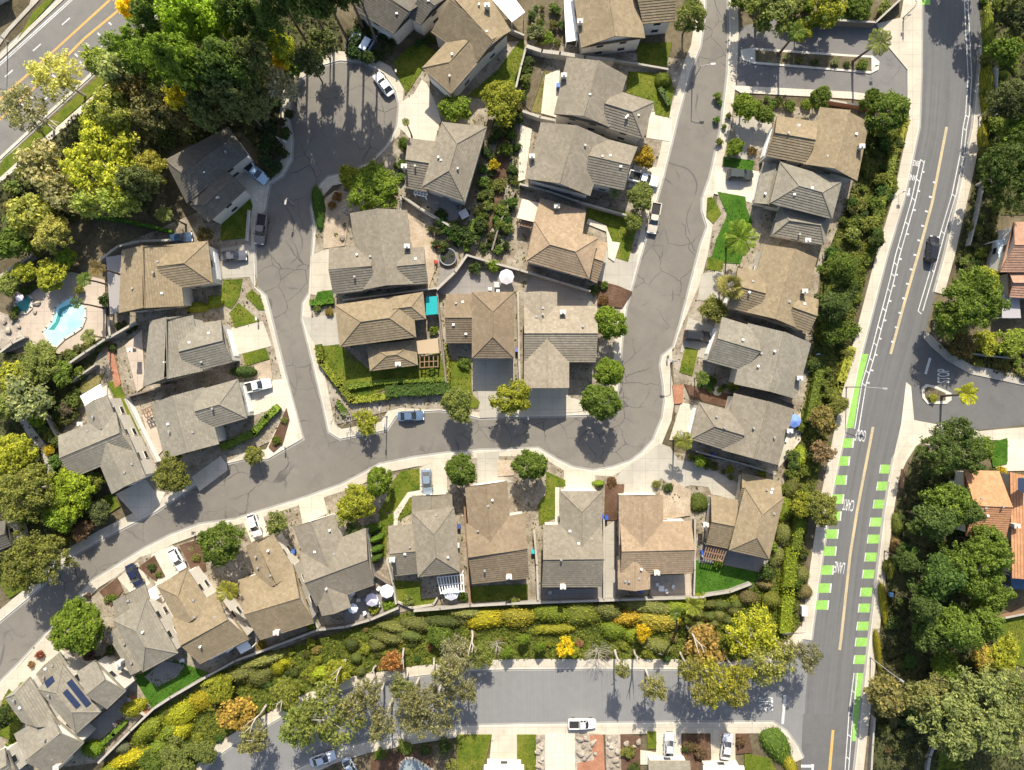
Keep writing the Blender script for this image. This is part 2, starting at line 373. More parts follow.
YARDS=[('lower row',[(40,640),(140,557),(240,524),(340,492),(440,460),(500,456),(540,456),(570,474),(612,476),(660,450),(790,470),(785,560),(752,586),(704,596),(520,603),(414,609),(340,626),(206,676),(150,708),(98,762),(0,775),(0,690)]),
('middle block',[(318,215),(345,182),(400,135),(405,75),(440,50),(530,40),(685,60),(670,110),(635,255),(615,330),(612,400),(480,412),(400,408),(335,425),(310,300)]),
('east row',[(722,170),(735,105),(870,110),(855,185),(820,270),(805,400),(780,470),(690,450),(675,420),(672,350),(705,270)]),
('west row',[(110,250),(250,190),(252,260),(270,330),(295,430),(230,460),(150,505),(100,440),(60,440),(110,330)])]
for i,(nm,pts) in enumerate(YARDS): sheet('yard',pts,M['yard'],'bare beige yard ground around the houses of the '+nm,.1415+.0015*i)
# driveways, one each
for pts,lab in [
 ([(399,104),(414,94),(422,80),(427,84),(437,107),(441,121),(434,143),(409,138),(403,131),(398,128)],'cream concrete driveway shared by the two houses beside the cul-de-sac'),
 ([(311,256),(329,248),(334,290),(322,291),(320,296),(309,294)],'pink concrete driveway of the gravel garden house'),
 ([(302,316),(313,318),(338,312),(342,344),(317,347),(308,332)],'pale driveway left of the house with the fenced corner garden'),
 ([(226,329),(263,321),(272,346),(233,356)],'pale driveway with a pink corner right of a grey gable house'),
 ([(240,382),(287,379),(303,438),(268,459),(265,452),(285,412),(278,407),(250,417)],'pale driveway holding the white pickup, narrowing to the junction'),
 ([(221,249),(248,244),(254,250),(254,286),(250,277),(223,279)],'shaded driveway under the dark grey sedan'),
 ([(231,175),(248,157),(266,180),(261,215),(252,216),(246,190)],'blue grey shaded driveway of the dark roofed house by the trees'),
 ([(116,494),(146,479),(154,490),(166,492),(160,505),(138,518)],'shaded driveway below the house with the white patio roof'),
 ([(192,477),(221,456),(227,464),(228,470),(200,491)],'shaded side driveway at the bend west of the junction'),
 ([(473,358),(514,358),(514,416),(480,418),(478,392),(473,390)],'driveway between two yellow green trees, half in house shadow'),
 ([(525,388),(568,388),(568,396),(590,404),(584,411),(545,415),(531,412)],'driveway narrowing like a funnel below a tan gable'),
 ([(650,113),(674,110),(670,142),(646,138)],'short pale driveway beside the lawn with a round bush'),
 ([(634,166),(662,168),(656,192),(628,187)],'short driveway under the white pickup beside a small orange tree'),
 ([(604,250),(638,254),(630,292),(618,286),(598,281)],'pale driveway right of the peach hip roof'),
 ([(733,118),(771,117),(768,147),(757,152),(752,162),(738,160)],'pale driveway with a tree shadow below the private drive'),
 ([(714,166),(762,172),(755,204),(714,194)],'pale driveway under the dark green car'),
 ([(701,274),(722,270),(730,302),(712,302),(697,300)],'driveway shaded by the fan palm'),
 ([(688,318),(716,327),(708,360),(680,352)],'driveway under the black convertible'),
 ([(681,402),(696,406),(690,440),(669,440)],'strip of concrete left of the grey hipped house'),
 ([(622,469),(641,458),(659,443),(670,447),(678,460),(700,463),(738,483),(737,500),(711,494),(708,487),(690,485),(676,490),(661,478),(655,484),(655,494),(622,494),(615,480)],'broad fan of pale concrete at the outer street bend'),
 ([(564,470),(595,473),(595,492),(564,492)],'short driveway beside a small square hedge'),
 ([(477,453),(499,451),(499,474),(514,482),(478,486)],'driveway between two street trees on the lower side'),
 ([(420,468),(447,456),(447,490),(452,496),(420,497)],'driveway under the silver blue car on the lower side'),
 ([(299,503),(323,494),(328,513),(303,524)],'driveway between two young trees on the lower side'),
 ([(244,522),(262,513),(270,534),(252,542)],'driveway under the white car beside the broad green tree'),
 ([(152,554),(173,545),(188,567),(158,586),(150,572)],'driveway of the tan house with the second white car'),
 ([(118,578),(138,562),(151,583),(132,594)],'driveway under the navy car'),
 ([(-10,700),(45,637),(66,652),(40,681),(20,691),(6,700)],'broad pale driveway of the solar panel house'),
 ([(492,733),(517,733),(517,800),(486,800)],'driveway between two lawn strips at the foot of the photo'),
 ([(545,733),(575,733),(575,800),(545,800)],'bright white driveway below the parked white truck'),
 ([(710,731),(735,731),(735,800),(703,800),(703,764),(711,760)],'driveway under the silver car left of the curved hedge'),
 ([(656,733),(681,733),(681,764),(640,764),(640,750),(656,752)],'driveway under the silver car in tree shade')]:
    sheet('driveway',pts,M['conc2' if 'white' in lab or 'cream' in lab else ('conc','conc3','conc','conc2','conc')[len(lab)%5]],lab)
# lawns
LAWNS={}
for pts,lab,mm in [
 ([(394,62),(410,47),(421,42),(436,52),(423,70),(407,94),(399,80)],'lawn with a long tree shadow above the cream shared driveway','lawn'),
 ([(522,38),(526,48),(514,92),(490,100),(467,97),(498,70)],'green side yard right of the big tan gabled house','lawn'),
 ([(636,44),(672,43),(666,67),(638,64)],'square front lawn at the top beside the ball shaped tree','lawn'),
 ([(628,72),(652,73),(674,88),(669,118),(655,115),(653,102),(626,93)],'lawn with a round clipped bush','lawn'),
 ([(545,70),(553,75),(541,114),(531,112)],'dry yellow strip lawn behind the top grey house','dry'),
 ([(587,204),(625,212),(638,220),(628,262),(612,257),(612,243),(600,225),(586,222)],'shaded lawn right of the peach roof','lawn'),
 ([(717,192),(745,197),(746,208),(752,222),(740,264),(710,262),(716,240),(727,215)],'deep green lawn under the large feather palm','lawn2'),
 ([(707,198),(713,198),(721,214),(713,224),(706,217)],'small lawn island inside a looping pavement','lawn'),
 ([(723,157),(754,161),(752,172),(722,166)],'small green lawn beside the dark green car','lawn2'),
 ([(708,257),(724,261),(721,272),(706,269)],'tiny lawn above the fan palm','lawn'),
 ([(685,347),(698,350),(692,376),(679,372)],'small lawn below the black convertible','lawn'),
 ([(224,200),(250,196),(253,206),(247,238),(221,241)],'dark shaded lawn below the house by the trees','lawn'),
 ([(224,280),(243,279),(240,296),(232,309),(220,303)],'patchy lawn below the dark grey sedan','lawn'),
 ([(246,296),(252,289),(260,297),(265,310),(259,310)],'small oval lawn at the street bend','lawn'),
 ([(230,313),(239,303),(260,321),(235,328)],'triangular lawn above a pale driveway','lawn'),
 ([(243,354),(266,348),(270,359),(246,366)],'small square lawn above a dark round shrub','lawn'),
 ([(318,292),(333,290),(334,305),(312,308)],'small bright lawn between two driveways','lawn2'),
 ([(318,346),(340,345),(372,372),(440,352),(447,384),(388,388),(352,402),(335,387),(320,365)],'fenced corner lawn ringed by a hedge','lawn'),
 ([(446,358),(471,364),(472,394),(480,402),(478,408),(448,406)],'front lawn left of the shaded driveway','lawn'),
 ([(386,500),(392,482),(401,471),(419,468),(420,489),(408,492),(395,512),(378,512)],'patchy front lawn beside the silver blue car','lawn'),
 ([(403,501),(412,496),(412,512),(388,526),(386,560),(380,545),(380,512),(395,514)],'narrow side lawn beside the four clipped bushes','lawn'),
 ([(395,580),(421,582),(421,599),(437,597),(432,606),(412,607),(397,602)],'back lawn half in house shadow behind a low wall','lawn'),
 ([(471,586),(528,584),(528,602),(471,604)],'shaded back lawn of the brown roofed house','lawn'),
 ([(546,494),(546,471),(565,480),(565,486),(556,487),(556,517),(539,525),(538,505)],'long green lawn under the dark street tree','lawn'),
 ([(693,560),(770,560),(752,585),(730,592),(704,596),(693,590)],'bright green back lawn with a curved edge','lawn2'),
 ([(134,676),(175,660),(209,672),(153,708)],'bright artificial turf behind the grey hip roofed house','lawn2'),
 ([(-10,566),(18,554),(31,585),(10,598)],'lawn under the broad tree at the left edge','lawn'),
 ([(103,495),(113,494),(121,506),(104,517)],'small lawn beside the shaded driveway','lawn'),
 ([(457,734),(492,734),(486,758),(480,772),(457,790)],'lawn left of the driveway at the foot of the photo','lawn'),
 ([(517,734),(536,734),(536,790),(517,790)],'narrow lawn strip beside a row of stones','lawn'),
 ([(647,731),(656,731),(656,748),(647,748)],'tiny lawn patch in tree shade at the foot of the photo','lawn'),
 ([(744,753),(770,758),(785,790),(744,790)],'lawn below the curved hedge','lawn'),
 ([(988,443),(1006,438),(1006,464),(992,467)],'small deep green lawn beside the orange roofs','lawn2'),
 ([(932,790),(938,752),(958,752),(975,790)],'green lawn in the lower right corner','lawn'),
 ([(990,622),(1060,606),(1060,680),(1005,660)],'rough grass slope at the right edge','lawn'),
 ([(3,700),(10,688),(30,712),(14,740),(0,735)],'thin lawn left of the solar panel house','lawn'),
 ([(82,383),(106,372),(100,384),(80,396)],'dry lawn above the white patio roof','dry')]:
    sheet('lawn',pts,M[mm],lab,kind='stuff'); LAWNS.setdefault(mm,[]).append(pts)
# beds, patios and paths
for nm,pts,lab,mm in [
 ('gravel',[(324,200),(335,191),(367,195),(367,213),(350,216),(345,246),(324,249)],'beige gravel garden with rocks and small shrubs','gravel'),
 ('patio',[(407,213),(432,236),(438,262),(428,291),(411,252)],'pale paved yard behind the gravel garden house','gravel'),
 ('patio',[(404,188),(470,202),(475,220),(462,228),(440,215)],'grey back patio with chairs below the hipped roof','patio'),
 ('patio',[(533,272),(594,290),(592,308),(524,306),(524,290)],'dark grey back patio below the peach roof','patio'),
 ('patio',[(440,268),(514,272),(514,296),(472,294),(446,296),(437,292)],'dark grey patio with a pale parasol','patio'),
 ('patio',[(18,330),(20,300),(45,285),(72,272),(106,280),(107,338),(62,354),(32,352)],'pinkish pool deck around the swimming pool','pinkpave'),
 ('patio',[(0,312),(18,318),(28,345),(10,352),(0,348)],'pale rock terrace beside the spa','rock'),
 ('planting_bed',[(100,591),(118,577),(124,590),(112,606)],'brown bed of low shrubs beside the navy car','mulch'),
 ('planting_bed',[(139,567),(155,555),(166,576),(157,581)],'brown bed between the navy car and a white car','mulch'),
 ('planting_bed',[(180,545),(202,538),(207,570),(196,577)],'bed under the broad green street tree','mulch'),
 ('gravel',[(255,366),(271,360),(273,380),(255,381)],'pink gravel patch with rocks above the white pickup','gravel'),
 ('planting_bed',[(269,447),(287,408),(290,420),(283,444),(274,452)],'long planted bed beside the junction driveway','mulch'),
 ('gravel',[(497,460),(514,460),(514,475),(498,476)],'square bare gravel bed at the lower pavement','gravel'),
 ('planting_bed',[(605,484),(624,484),(622,520),(604,520)],'narrow brown bed between two lower houses','mulch'),
 ('gravel',[(575,733),(601,733),(604,800),(575,800)],'stone garden right of the white driveway','rock'),
 ('path',[(589,734),(603,734),(606,800),(577,800),(577,762),(594,759)],'red brick path through the stone garden','brick'),
 ('gravel',[(605,734),(620,734),(622,800),(607,800)],'pale boulders right of the red brick path','rock'),
 ('gravel',[(536,734),(545,734),(545,790),(536,790)],'row of stones between lawn and white driveway','rock'),
 ('planting_bed',[(371,756),(432,747),(434,800),(371,800)],'brown mulch bed with a pale pond at the bottom edge','mulch'),
 ('planting_bed',[(682,735),(710,733),(710,760),(692,790),(682,790)],'brown shrub bed between two silver cars','mulch'),
 ('planting_bed',[(735,733),(748,733),(752,752),(735,753)],'brown shrub bed right of the silver car','mulch'),
 ('planting_bed',[(620,734),(640,736),(640,790),(622,790)],'shaded shrub bed right of the boulders','mulch'),
 ('path',[(12,406),(19,404),(34,428),(48,446),(56,472),(49,473),(42,450),(28,434)],'curved pale garden path in the left trees','conc3'),
 ('path',[(103,388),(108,385),(128,430),(149,470),(144,474),(124,440)],'long white side walk right of the house with the white patio roof','conc2'),
 ('path',[(108,383),(118,380),(143,430),(150,460),(146,462),(128,420)],'strip of planted grass between white side walks','lawn'),
 ('patio',[(143,415),(152,408),(164,450),(156,458)],'pink side patio with a wooden bench','pinkpave'),
 ('patio',[(126,345),(143,330),(146,386),(138,392)],'pinkish side yard left of a grey roof','pinkpave'),
 ('path',[(106,342),(112,340),(122,384),(116,388)],'rusty brown soil strip beside the pool wall','brick'),
 ('path',[(600,531),(615,520),(615,598),(604,598)],'paved side path between two lower houses','conc3'),
 ('patio',[(160,576),(180,595),(192,620),(178,640),(150,600)],'white side yard with blue furniture between two houses','conc2'),
 ('patio',[(62,665),(100,690),(130,680),(118,668),(98,660),(80,655)],'white paved yard between the two solar house wings','conc2'),
 ('patio',[(78,735),(107,710),(128,694),(135,716),(112,730),(92,746)],'grey back patio of the solar panel house','patio'),
 ('patio',[(145,676),(165,660),(186,664),(178,676),(158,686)],'round grey patio beside the artificial turf','patio'),
 ('patio',[(345,612),(372,590),(395,585),(396,608),(372,620),(345,628)],'back patio crowded with white parasols','patio'),
 ('patio',[(650,575),(690,574),(692,600),(650,601)],'pink back terrace with white chairs','pinkpave'),
 ('patio',[(540,588),(603,588),(604,600),(540,601)],'shaded back terrace behind the grey lower house','patio'),
 ('patio',[(700,543),(730,548),(768,560),(760,572),(727,565),(698,562)],'shaded terrace above the bright green lawn','patio'),
 ('patio',[(782,430),(800,412),(800,440),(776,470)],'narrow pale patio with a blue parasol','conc'),
 ('path',[(555,487),(559,487),(559,525),(555,525)],'pale walk between lawn and grey house','conc2'),
 ('path',[(394,512),(408,492),(421,490),(421,496),(410,497),(398,518),(398,526),(394,526)],'pale bent garden walk beside the silver blue car','conc2'),
 ('path',[(612,242),(620,243),(614,262),(608,258),(606,232),(586,224),(588,219),(606,226)],'pale walk bending round the peach house','conc2'),
 ('planting_bed',[(598,281),(618,286),(632,292),(622,308),(597,306)],'brown bed above the round street trees','mulch'),
 ('planting_bed',[(540,76),(545,70),(531,112),(526,108),(530,60),(545,58)],'dark garden bed with shrubs behind the top grey house','soil'),
 ('path',[(545,76),(560,70),(556,118),(541,114)],'pale patio strip beside the top grey house','conc2'),
 ('path',[(520,125),(532,130),(525,180),(518,182)],'narrow beige walk left of the second top grey house','conc2'),
 ('path',[(488,120),(494,122),(470,215),(462,232),(456,228)],'thin garden strip right of the hipped roof','soil'),
 ('path',[(500,130),(512,140),(505,190),(494,225),(485,235),(490,190)],'reddish dirt path in the middle garden','mulch'),
 ('planting_bed',[(672,385),(683,385),(682,403),(674,404)],'small red brick bed at the street bend','brick'),
 ('planting_bed',[(684,384),(738,396),(730,408),(690,398)],'brown bed with a round pot above the grey hipped house','mulch'),
 ('gravel',[(659,492),(672,480),(690,490),(690,515),(660,520)],'pale bed with dark shrubs below the broad concrete fan','gravel')]:
    sheet(nm,pts,M[mm],lab,kind='stuff' if nm in('gravel',) else 'structure')
# island of the private drive and of the side street
sheet('kerb',[(740,50),(753,48),(850,55),(872,56),(879,62),(878,70),(870,74),(850,72),(753,64),(742,60)],M['kerb'],'kerb ring of the long island in the private drive',.17)
sheet('planting_bed',[(755,50.5),(850,57),(871,58),(871,71.5),(850,70),(755,62)],M['soil'],'planted middle of the long island in the private drive',.18)
sheet('kerb',[(921,388),(926,384),(936,386),(951,393),(951,400),(946,404),(927,404),(922,398)],M['kerb'],'kerb ring of the small island in the side street',.17)
sheet('planting_bed',[(924,389),(927,386.5),(935,388.5),(945,393),(945,400.5),(928,402),(924.5,397)],M['soil'],'grass in the middle of the small side street island',.18)

# ------------------------------------------------------------------ painted markings
def mark(path, w, m, label, z=.034, name='road_marking', dash=None):
    mb=MB(); pts=[P(*p) for p in path]
    for a,b in zip(pts,pts[1:]):
        d=(b-a); L=d.length; d.normalize(); n=Vector((-d.y,d.x,0))*w/2
        t=0
        while t<L:
            e=min(L,t+(dash[0] if dash else L))
            p0,p1=a+d*t,a+d*e
            mb.poly([(q.x,q.y,z) for q in (p0-n,p1-n,p1+n,p0+n)])
            t=e+(dash[1] if dash else 1)
    return tag(mb.build(name,m),label,'road marking',None,'structure')
W='line_white'; Y='line_yellow'
mark([(0,53),(57,0)],.16,M[W],'outer white edge line of the top left road')
mark([(-20,81),(0,63),(70,0),(85,-14)],.2,M[W],'double white bike lane line of the top left road')
mark([(-20,83.5),(0,65.5),(72.5,0),(85,-11)],.16,M[W],'inner white bike lane line of the top left road')
mark([(-20,117),(0,99.5),(55,50),(110,0)],.42,M[Y],'yellow centre line of the top left road')
mark([(-20,137),(0,119.5),(45,78),(85,38),(130,1)],.42,M[Y],'second yellow line beside the turning lane of the top left road')
for a,b in (((62,25),(70,18)),((33,51),(41,44)),((5,77),(13,70))):
    mark([a,b],.2,M[W],'white lane dash on the outer lane of the top left road')
for a,b in (((101,47),(109,39)),((76,70),(82,64)),((42,102),(53,92)),((15,126),(19,122))):
    mark([a,b],.3,M[W],'white lane dash on the inner lane of the top left road')
    mark([(b[0]-2.5,b[1]-2.5),(b[0]+2.5,b[1]+2.5)],.3,M[W],'white tick on the inner lane dashes of the top left road',.038)
for k in range(9):
    x,y=lerp(120,30,k/8),lerp(8,92,k/8); mark([(x,y+4),(x+3,y+6.5)],.3,M[W],'row of white ticks beside the yellow turning lane line',.039)
mark([(36,127),(75,91),(122,50),(166,10)],.2,M[W],'white edge line near the inner kerb of the top left road')
RW=[(964,-20),(964.6,8),(966,38),(968,76),(965.5,115),(963,128),(960,155),(952,194),(941,231),(930.5,269),(918,311)]
mark(RW,.17,M[W],'left white line of the right bike lane on the main road')
mark([(x+3.6+.02*max(0,y-128)*.3,y) for x,y in RW],.17,M[W],'right white line of the right bike lane on the main road')
for x,y in RW[1:]: mark([(x,y),(x+3.4,y+3)],.16,M[W],'slanted white tick joining the right bike lane lines',.038)
LW=[(920.5,159.6),(911,201),(895.5,255),(890,279),(879,321),(870,356),(862,383),(854.5,429)]
mark(LW,.17,M[W],'left white line of the left bike lane on the main road')
mark([(x+4,y+1) for x,y in LW],.17,M[W],'right white line of the left bike lane on the main road')
for k in range(14):
    t=k/13*(len(LW)-2); i=int(t); x=lerp(LW[i][0],LW[i+1][0],t-i); y=lerp(LW[i][1],LW[i+1][1],t-i)
    mark([(x,y),(x+4,y+3.5)],.16,M[W],'slanted white tick joining the left bike lane lines',.038)
    if k<13: mark([(x+1.4,y+12),(x+3.8,y+12.6)],.3,M[W],'short white tick right of the left bike lane',.039)
mark([(946.5,127),(946,130),(932,203),(918,255),(904,304),(890.5,354)],.5,M['line_cream'],'upper faded yellow centre line of the main road')
for k in range(12):
    y=182+k*14.5; x=936.0-(y-182)*.27-((y-182)/172)**2*-1.6; mark([(x-3.2,y),(x-.5,y+.8)],.3,M[W],'short white tick left of the upper yellow line',.038)
mark([(873,427),(857,511),(850,555),(841,639),(839.5,650)],.5,M['line_cream'],'lower faded yellow centre line of the main road')
mark([(833,730),(829.5,770),(826,810)],.5,M[Y],'yellow line below the lower junction',.036)
sheet('bike_lane',[(861,354),(868.5,354),(860,386),(853.5,428),(846,428),(853,386)],M['green'],'long green bike lane strip above the green blocks',.0335,cat='bike lane')
sheet('bike_lane',[(917,-10),(931,-10),(930,5),(917,5)],M['green'],'green patch of bike lane at the very top of the main road',.0335,cat='bike lane')
sheet('bike_lane',[(855.5,673),(864,673),(858,741),(852,741)],M['green'],'long green bike lane strip at the lower right',.0335,cat='bike lane')
for (x,y) in [(847,443),(843,461),(840,480),(837,499),(834.5,516),(831.6,534),(829.6,551),(827,570),(824.5,588),(822,605)]:
    sheet('bike_lane',[(x-5.5,y-4.7),(x+6,y-4.7),(x+5,y+4.7),(x-6.5,y+4.7)],M['green'],'green block in the dashed left bike lane of the main road',.0335,cat='bike lane')
    mark([(x+6.6,y-4.7),(x+5.6,y+4.7)],.24,M[W],'short white line beside a left green block',.039)
for (x,y) in [(886,469),(883,486),(879.5,504),(876,522),(873.7,539),(871,557),(868.7,574),(866.5,592),(864.6,608),(863,626),(861.5,642),(860,659.5)]:
    sheet('bike_lane',[(x-4.8,y-4.4),(x+6,y-4.4),(x+4.8,y+4.4),(x-6,y+4.4)],M['green'],'green block in the dashed right bike lane of the main road',.0335,cat='bike lane')
    mark([(x-5.4,y-4.4),(x-6.6,y+4.4)],.16,M[W],'short white line beside a right green block',.039)
mark([(854,673),(849,712),(845,770)],.17,M[W],'left white line of the lower right bike lane',.036)
mark([(857.5,673),(853,712),(848.5,770)],.17,M[W],'right white line of the lower right bike lane',.036)
for y in (690,712,734,756): mark([(851.5-(y-690)*.09,y),(855-(y-690)*.09,y+3)],.16,M[W],'slanted white tick in the lower right bike lane',.039)
mark([(785,695),(782.5,724)],.5,M[W],'white stop line at the lower junction',.036)
mark([(801,766),(814,766)],.5,M[W],'white turn marking at the bottom edge',.036); mark([(812.5,764),(812.5,785)],.4,M[W],'white marking post line at the bottom edge',.04)
mark([(930,358),(925.5,374)],.45,M[W],'white stop line of the side street',.04)
def words(txt, px, py, rz, size, sx, label, z=.04):
    c=bpy.data.curves.new('road_lettering','FONT'); c.body=txt; c.size=size; c.align_x='CENTER'; c.align_y='CENTER'; c.offset=.018
    o=bpy.data.objects.new('tmp',c); COL.objects.link(o); dg=bpy.context.evaluated_depsgraph_get()
    me=bpy.data.meshes.new_from_object(o.evaluated_get(dg)); bpy.data.objects.remove(o)
    me.materials.clear(); me.materials.append(M[W])
    q=P(px,py); o=inst('road_lettering',me,None,(q.x,q.y,z),(0,0,rz),(sx,1,1)); tag(o,label,'road marking',None,'structure')
A8=math.radians(180-9)
words('GOLF',860.5,435,A8,2.9,.27,'white painted word GOLF on the main road')
words('CART',848.5,504.5,A8,2.9,.27,'white painted word CART on the main road')
words('LANE',839.5,567,A8,2.9,.27,'white painted word LANE on the main road')
words('BIKE',916,163,math.radians(180-12),1.45,.42,'small white word BIKE in the left bike lane')
words('LANE',913,177.5,math.radians(180-12),1.45,.42,'small white word LANE in the left bike lane')
words('STOP',765,704,math.radians(-90),3.7,.29,'white painted word STOP before the lower junction')
words('STOP',944,376,math.radians(90),3.1,.34,'white painted word STOP on the shaded side street',.044)
mark([(909.5,188),(908,196)],.3,M[W],'white arrow shaft in the left bike lane',.04)
mark([(907,193),(908,196.5),(909.6,193.6)],.25,M[W],'white arrow head in the left bike lane',.043)
# ------------------------------------------------------------------ houses
def clip(poly, v0, v1):
    def half(pl, f):
        out=[]
        for i in range(len(pl)):
            a,b=pl[i-1],pl[i]; fa,fb=f(a),f(b)
            if (fa>=0)!=(fb>=0):
                t=fa/(fa-fb); out.append((a[0]+(b[0]-a[0])*t,a[1]+(b[1]-a[1])*t))
            if fb>=0: out.append(b)
        return out
    p=half(poly,lambda q:q[1]-v0)
    return half(p,lambda q:v1-q[1]) if p else p
CRS=.43
def courses(mb, pts, t=.068):
    # planar roof face, first edge is the eave: lay overlapping rows of tiles on it
    A,B=pts[0],pts[1]; u=(B-A).normalized(); n=(B-A).cross(pts[2]-A).normalized()
    if n.z<0: n=-n
    v=n.cross(u)
    if v.z<0: v=-v
    q=[((p-A).dot(u),(p-A).dot(v)) for p in pts]; vm=max(c[1] for c in q); k=0
    W=lambda c,h: A+u*c[0]+v*c[1]+n*h
    off=R.random()*10
    while k*CRS<vm-1e-3:
        v0,v1=k*CRS,min((k+1)*CRS,vm); pl=clip(q,v0,v1)
        if len(pl)>=3:
            f=[W(c,t*(1-(c[1]-v0)/CRS)) for c in pl]; uv=[(c[0]+off,c[1]) for c in pl]
            if (f[1]-f[0]).cross(f[2]-f[0]).dot(n)<0: f=f[::-1]; uv=uv[::-1]
            mb.poly(f,uv)
            lo=[c for c in pl if abs(c[1]-v0)<1e-5]
            if len(lo)>=2:
                a,b=min(lo),max(lo); mb.poly([W(a,-.01),W(b,-.01),W(b,t),W(a,t)],[(a[0],v0),(b[0],v0),(b[0],v0),(a[0],v0)])
        k+=1
PITCH=.43
class Block:
    def __init__(s, A,B,C,D,a1=0,a2=0,ze=5.3,pitch=PITCH):
        s.c=[P(*p,ze) for p in (A,B,C,D)]; A,B,C,D=s.c; s.ze=ze
        m1,m2=(D+A)/2,(B+C)/2; ax=(m2-m1); s.L=ax.length; s.d=ax.normalized(); s.n=Vector((-s.d.y,s.d.x,0)); s.m1=m1
        s.hw=(abs((A-m1).dot(s.n))+abs((B-m1).dot(s.n))+abs((C-m1).dot(s.n))+abs((D-m1).dot(s.n)))/4
        s.a1,s.a2=a1,a2; s.zr=ze+pitch*s.hw; s.pitch=pitch
        s.R1=m1+ax*a1; s.R2=m1+ax*(1-a2); s.R1.z=s.R2.z=s.zr
    def height(s,x,y):
        q=Vector((x,y,s.ze))-s.m1; w=abs(q.dot(s.n)); u=q.dot(s.d)
        if w>s.hw or u<0 or u>s.L: return 0
        z=s.ze+s.pitch*(s.hw-w)
        if s.a1>.02: z=min(z,s.ze+(s.zr-s.ze)*u/(s.a1*s.L))
        if s.a2>.02: z=min(z,s.ze+(s.zr-s.ze)*(s.L-u)/(s.a2*s.L))
        return z
    def inside(s,x,y,mg=0):
        q=Vector((x,y,s.ze))-s.m1; return abs(q.dot(s.n))<s.hw-mg and mg<q.dot(s.d)<s.L-mg
    def roof(s,mb):
        A,B,C,D=s.c; courses(mb,[A,B,s.R2,s.R1]); courses(mb,[C,D,s.R1,s.R2])
        if s.a2>.02: courses(mb,[B,C,s.R2])
        if s.a1>.02: courses(mb,[D,A,s.R1])
        f=.2
        for i in range(4):
            a,b=s.c[i],s.c[(i+1)%4]
            mb.poly([a-Vector((0,0,f)),b-Vector((0,0,f)),b+Vector((0,0,.02)),a+Vector((0,0,.02))])
        mb.poly([p-Vector((0,0,f)) for p in s.c])
        up=Vector((0,0,.05)); mb.tube([s.R1+up,s.R2+up],.11,5)
        if s.a2>.02: mb.tube([B+up,s.R2+up],.10,5); mb.tube([C+up,s.R2+up],.10,5)
        if s.a1>.02: mb.tube([D+up,s.R1+up],.10,5); mb.tube([A+up,s.R1+up],.10,5)
        # barge ends of open gables
        for a,p,q,Rr in ((s.a2,B,C,s.R2),(s.a1,D,A,s.R1)):
            if a<=.02:
                for e in (p,q):
                    mb.poly([e-Vector((0,0,f)),Rr-Vector((0,0,f)),Rr+Vector((0,0,.06)),e+Vector((0,0,.06))])
    def wallpts(s,ins=.5):
        A,B,C,D=s.c; out=[]
        c=(A+B+C+D)/4
        for p in s.c:
            q=p-c; su=1 if q.dot(s.d)>0 else -1; sv=1 if q.dot(s.n)>0 else -1
            out.append(p-s.d*su*ins-s.n*sv*ins)
        return out
    def walls(s,mb):
        w=s.wallpts(); z1=s.ze-.2
        for i in range(4):
            a,b=w[i],w[(i+1)%4]; mb.poly([(a.x,a.y,0),(b.x,b.y,0),(b.x,b.y,z1),(a.x,a.y,z1)])
        for a,p,q,m,sg in ((s.a2,w[1],w[2],(w[1]+w[2])/2,1),(s.a1,w[3],w[0],(w[3]+w[0])/2,-1)):
            if a<=.02:
                h=s.zr-.2-s.pitch*.5*0
                mb.poly([(p.x,p.y,z1),(q.x,q.y,z1),(m.x,m.y,s.zr-.22)])
SHELL={}
